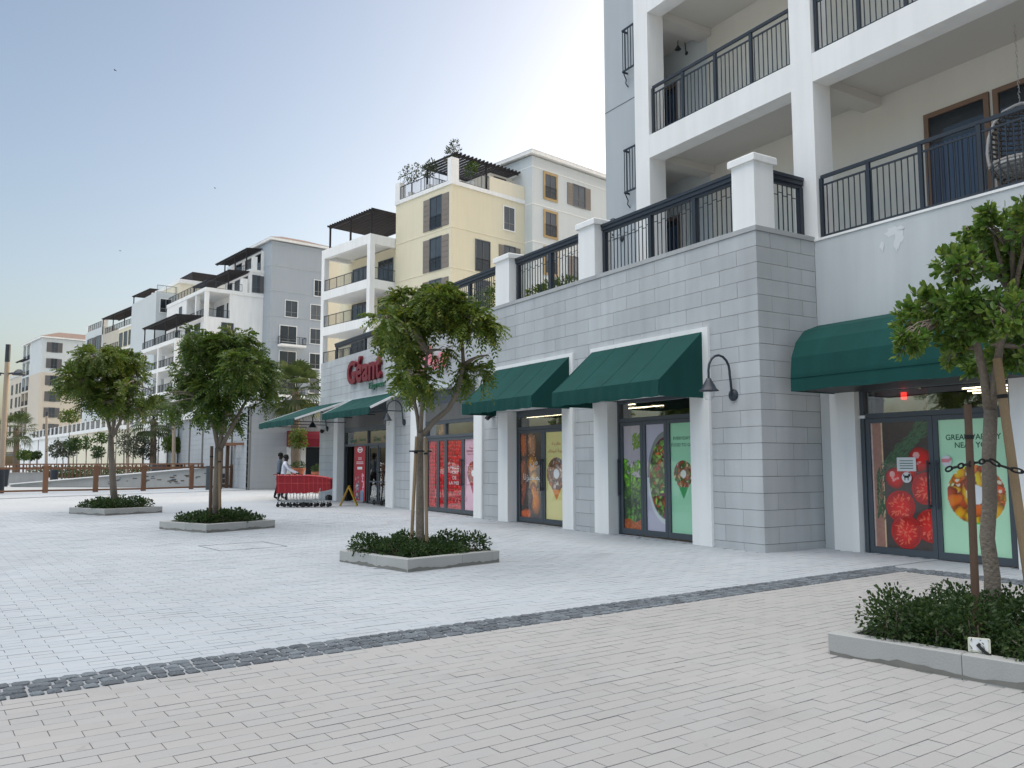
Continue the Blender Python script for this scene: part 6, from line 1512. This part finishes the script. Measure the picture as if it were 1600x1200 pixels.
small_tree(98, 70, 702, 20, 15, 'wide olive green bush beyond the fence, left of the spreading tree', 'leaf_olive', 1100, .2); small_tree(114, 68, 694, 12, 13, 'dark bush right beside the wide olive green bush', 'leaf_hedge', 600, .2); small_tree(134, 66, 692, 9, 12, 'thin pale leaved sapling beyond the fence', 'leaf_bright', 260, .2, trunk=.04); small_tree(153, 64, 706, 9, 11, 'small dark sapling just left of the spreading tree trunk', 'leaf_hedge', 420, .18); small_tree(158, 66, 684, 11, 9, 'bright green sapling top near the spreading tree trunk', 'leaf_bright', 300, .2, trunk=.04)
small_tree(193, 62, 690, 18, 26, 'sparse grey leaved tree right of the spreading tree trunk', 'leaf_olive', 500, .18); small_tree(222, 60, 698, 22, 22, 'grey green rounded tree next to the short palm', 'leaf_olive', 1300, .17); small_tree(270, 57, 694, 15, 15, 'clipped round topiary tree over dark planter boxes', 'leaf_dark', 1500, .15); small_tree(47, 80, 712, 8, 7, 'little round standard tree at the far left', 'leaf_hedge', 400, .2); small_tree(57, 80, 711, 7, 6, 'second little round standard tree at the far left', 'leaf_hedge', 400, .2); small_tree(37, 76, 711, 9, 9, 'dark clipped bush below the far left palm', 'leaf_dark', 500, .2); small_tree(108, 85, 650, 13, 12, 'green tree crown standing on the upper terrace before the beige building', 'leaf_mid', 600, .25)
for px, w_, lab in ((250, 1.1, 'grey planter box beneath the short palm'), (276, 1.3, 'black planter box beneath the clipped topiary tree')):
    p = spot(px, 56); t = thing('planter_box', lab, 'planter box', p, 0, 'planter boxes before the long wall'); m = MB(); m.bbox(p.x-w_/2, p.x+w_/2, p.y-.4, p.y+.4, p.z+.55, p.z+1.25, .03); m.build('box', M_['frame' if px < 260 else 'black'], t); m = MB(); m.box(p.x-w_/2, p.x+w_/2, p.y-.35, p.y+.35, p.z, p.z+.549); m.build('stand', M_['rail'], t)
def terracotta(px, dep, h, r, label, tl, crown_py=None, cr=None, mt='leaf_bright', stand=0, n=900):
    p = spot(px, dep); t = thing('potted_tree', label, 'potted tree', p, 0, 'terracotta pots near the set back shop'); q = p+Vector((0,0,stand)); m = MB(); m.lathe([(0,0),(r*.62,0),(r*.95,h*.88),(r*1.08,h*.88),(r*1.08,h),(r*.92,h),(r*.9,h*.9),(0,h*.9)], 16, q); m.build('pot', M_['terra'], t)
    if stand: m = MB(); [m.bar(p+Vector((a*r*.5,b_*r*.5,0)), p+Vector((a*r*.5,b_*r*.5,stand)), .04, .04, (1,0,0)) for a in (-1, 1) for b_ in (-1, 1)]; m.bar(p+Vector((-r*.7,0,stand-.02)), p+Vector((r*.7,0,stand-.02)), r*1.4, .04); m.build('stand', M_['black'], t)
    leaf_cloud('pot_plant', [tuple(q+Vector((0,0,h+.1)))], (r*.9, r*.9, .2), 250, .1, M_['leaf_hedge'], t)
    if crown_py:
        c = spot(px, dep, py=crown_py); m = MB(); m.tube([q+Vector((0,0,h*.8)), c], [.035, .025], 6); m.build('trunk', M_['bark'], t); k = dep/F_
        leaf_cloud('foliage', [tuple(c+Vector((s*cr[0]*k*.4, 0, s2*cr[1]*k*.4))) for s in (-1, 0, 1) for s2 in (-1, .6)], (cr[0]*k*.6, cr[0]*k*.6, cr[1]*k*.55), n, .11, M_[mt], t)
terracotta(405, 44.3, 1.0, .33, 'tall terracotta pot with a bright clipped tree behind the fence end', '', 700, (17, 16)); terracotta(466, 38.5, .55, .32, 'terracotta pot on a black stand with a thin round topped tree', '', 684, (14, 18), 'leaf_mid', .55); terracotta(495, 37.5, .95, .22, 'narrow terracotta pot by the wall corner beside the entrance', '')
# lamp posts
p = spot(3, 36.8); t = thing('lamp_post', 'tall tan twin headed lamp post with a dark base at the left edge', 'lamp post', p); top = spot(13, 36.8, py=538); ax = (top-p)
m = MB(); m.tube([p+ax*.17, p+ax*.88], [.12, .10], 14); m.build('pole', M_['lamptan'], t); m = MB(); m.tube([p, p+ax*.169], [.14, .135], 14); m.tube([p+ax*.881, p+ax], [.105, .10], 14); m.build('dark_sections', M_['rail'], t)
for s in (-1, 1):
    q = p+ax*.80; e = q+rt2*(s*.42)+Vector((0,0,.06)); m = MB(); m.tube([q, q+rt2*(s*.2)+Vector((0,0,.03)), e], .035, 6); m.build('arm', M_['rail'], t)
    m = MB(); m.lathe([(0,.20),(.07,.19),(.16,.12),(.24,.02),(.27,-.06),(.22,-.05),(0,.0)], 14, e+rt2*(s*.12)+Vector((0,0,-.05))); m.build('lamp_head', M_['rail'], t, smooth=True)
for px, dep, py in ((73, 75, 650), (200, 64, 654), (272, 55, 640), (29, 95, 660)):
    p = spot(px, dep); q = spot(px, dep, py=py); t = thing('slim_lamp_post', 'slim tan lamp mast ' + {73: 'near the small trees at the far left', 200: 'beside the sparse grey leaved tree', 272: 'rising in front of the clipped topiary tree', 29: 'beside the far left palm'}[px], 'lamp post', p, 0, 'slim lamp posts beyond the fence'); m = MB(); m.tube([p, q], [.13, .10], 8); m.build('pole', M_['lamptan'], t); m = MB(); m.tube([q, q+Vector((0,0,.35))], [.11, .11], 8); m.build('lamp_head', M_['rail'], t)

# three distant birds
for px, py, dep, lab in ((180, 110, 60, 'tiny dark bird high in the sky at the upper left'), (336, 294, 75, 'tiny bird gliding in the middle of the sky'), (188, 392, 85, 'tiny bird low in the sky above the yellow building')):
    p = spot(px, dep, py=py); t = thing('bird', lab, 'bird', p, 0, 'birds in the sky'); m = MB(); m.tube([p-rt2*.09, p-rt2*.03, p+rt2*.05, p+rt2*.10], [.006, .026, .022, .006], 6); m.build('body', M_['rail'], t)
    m = MB()
    for s in (-1, 1): w0, w1 = p+fw*(s*.02), p+fw*(s*.14)+Vector((0,0,.05)); w2 = p+fw*(s*.26)+Vector((0,0,.02)); m.add([w0-rt2*.04, w0+rt2*.04, w1+rt2*.02, w1-rt2*.04, w2-rt2*.05], [(0,1,2,3), (3,2,4)])
    m.build('wings', M_['rail'], t)
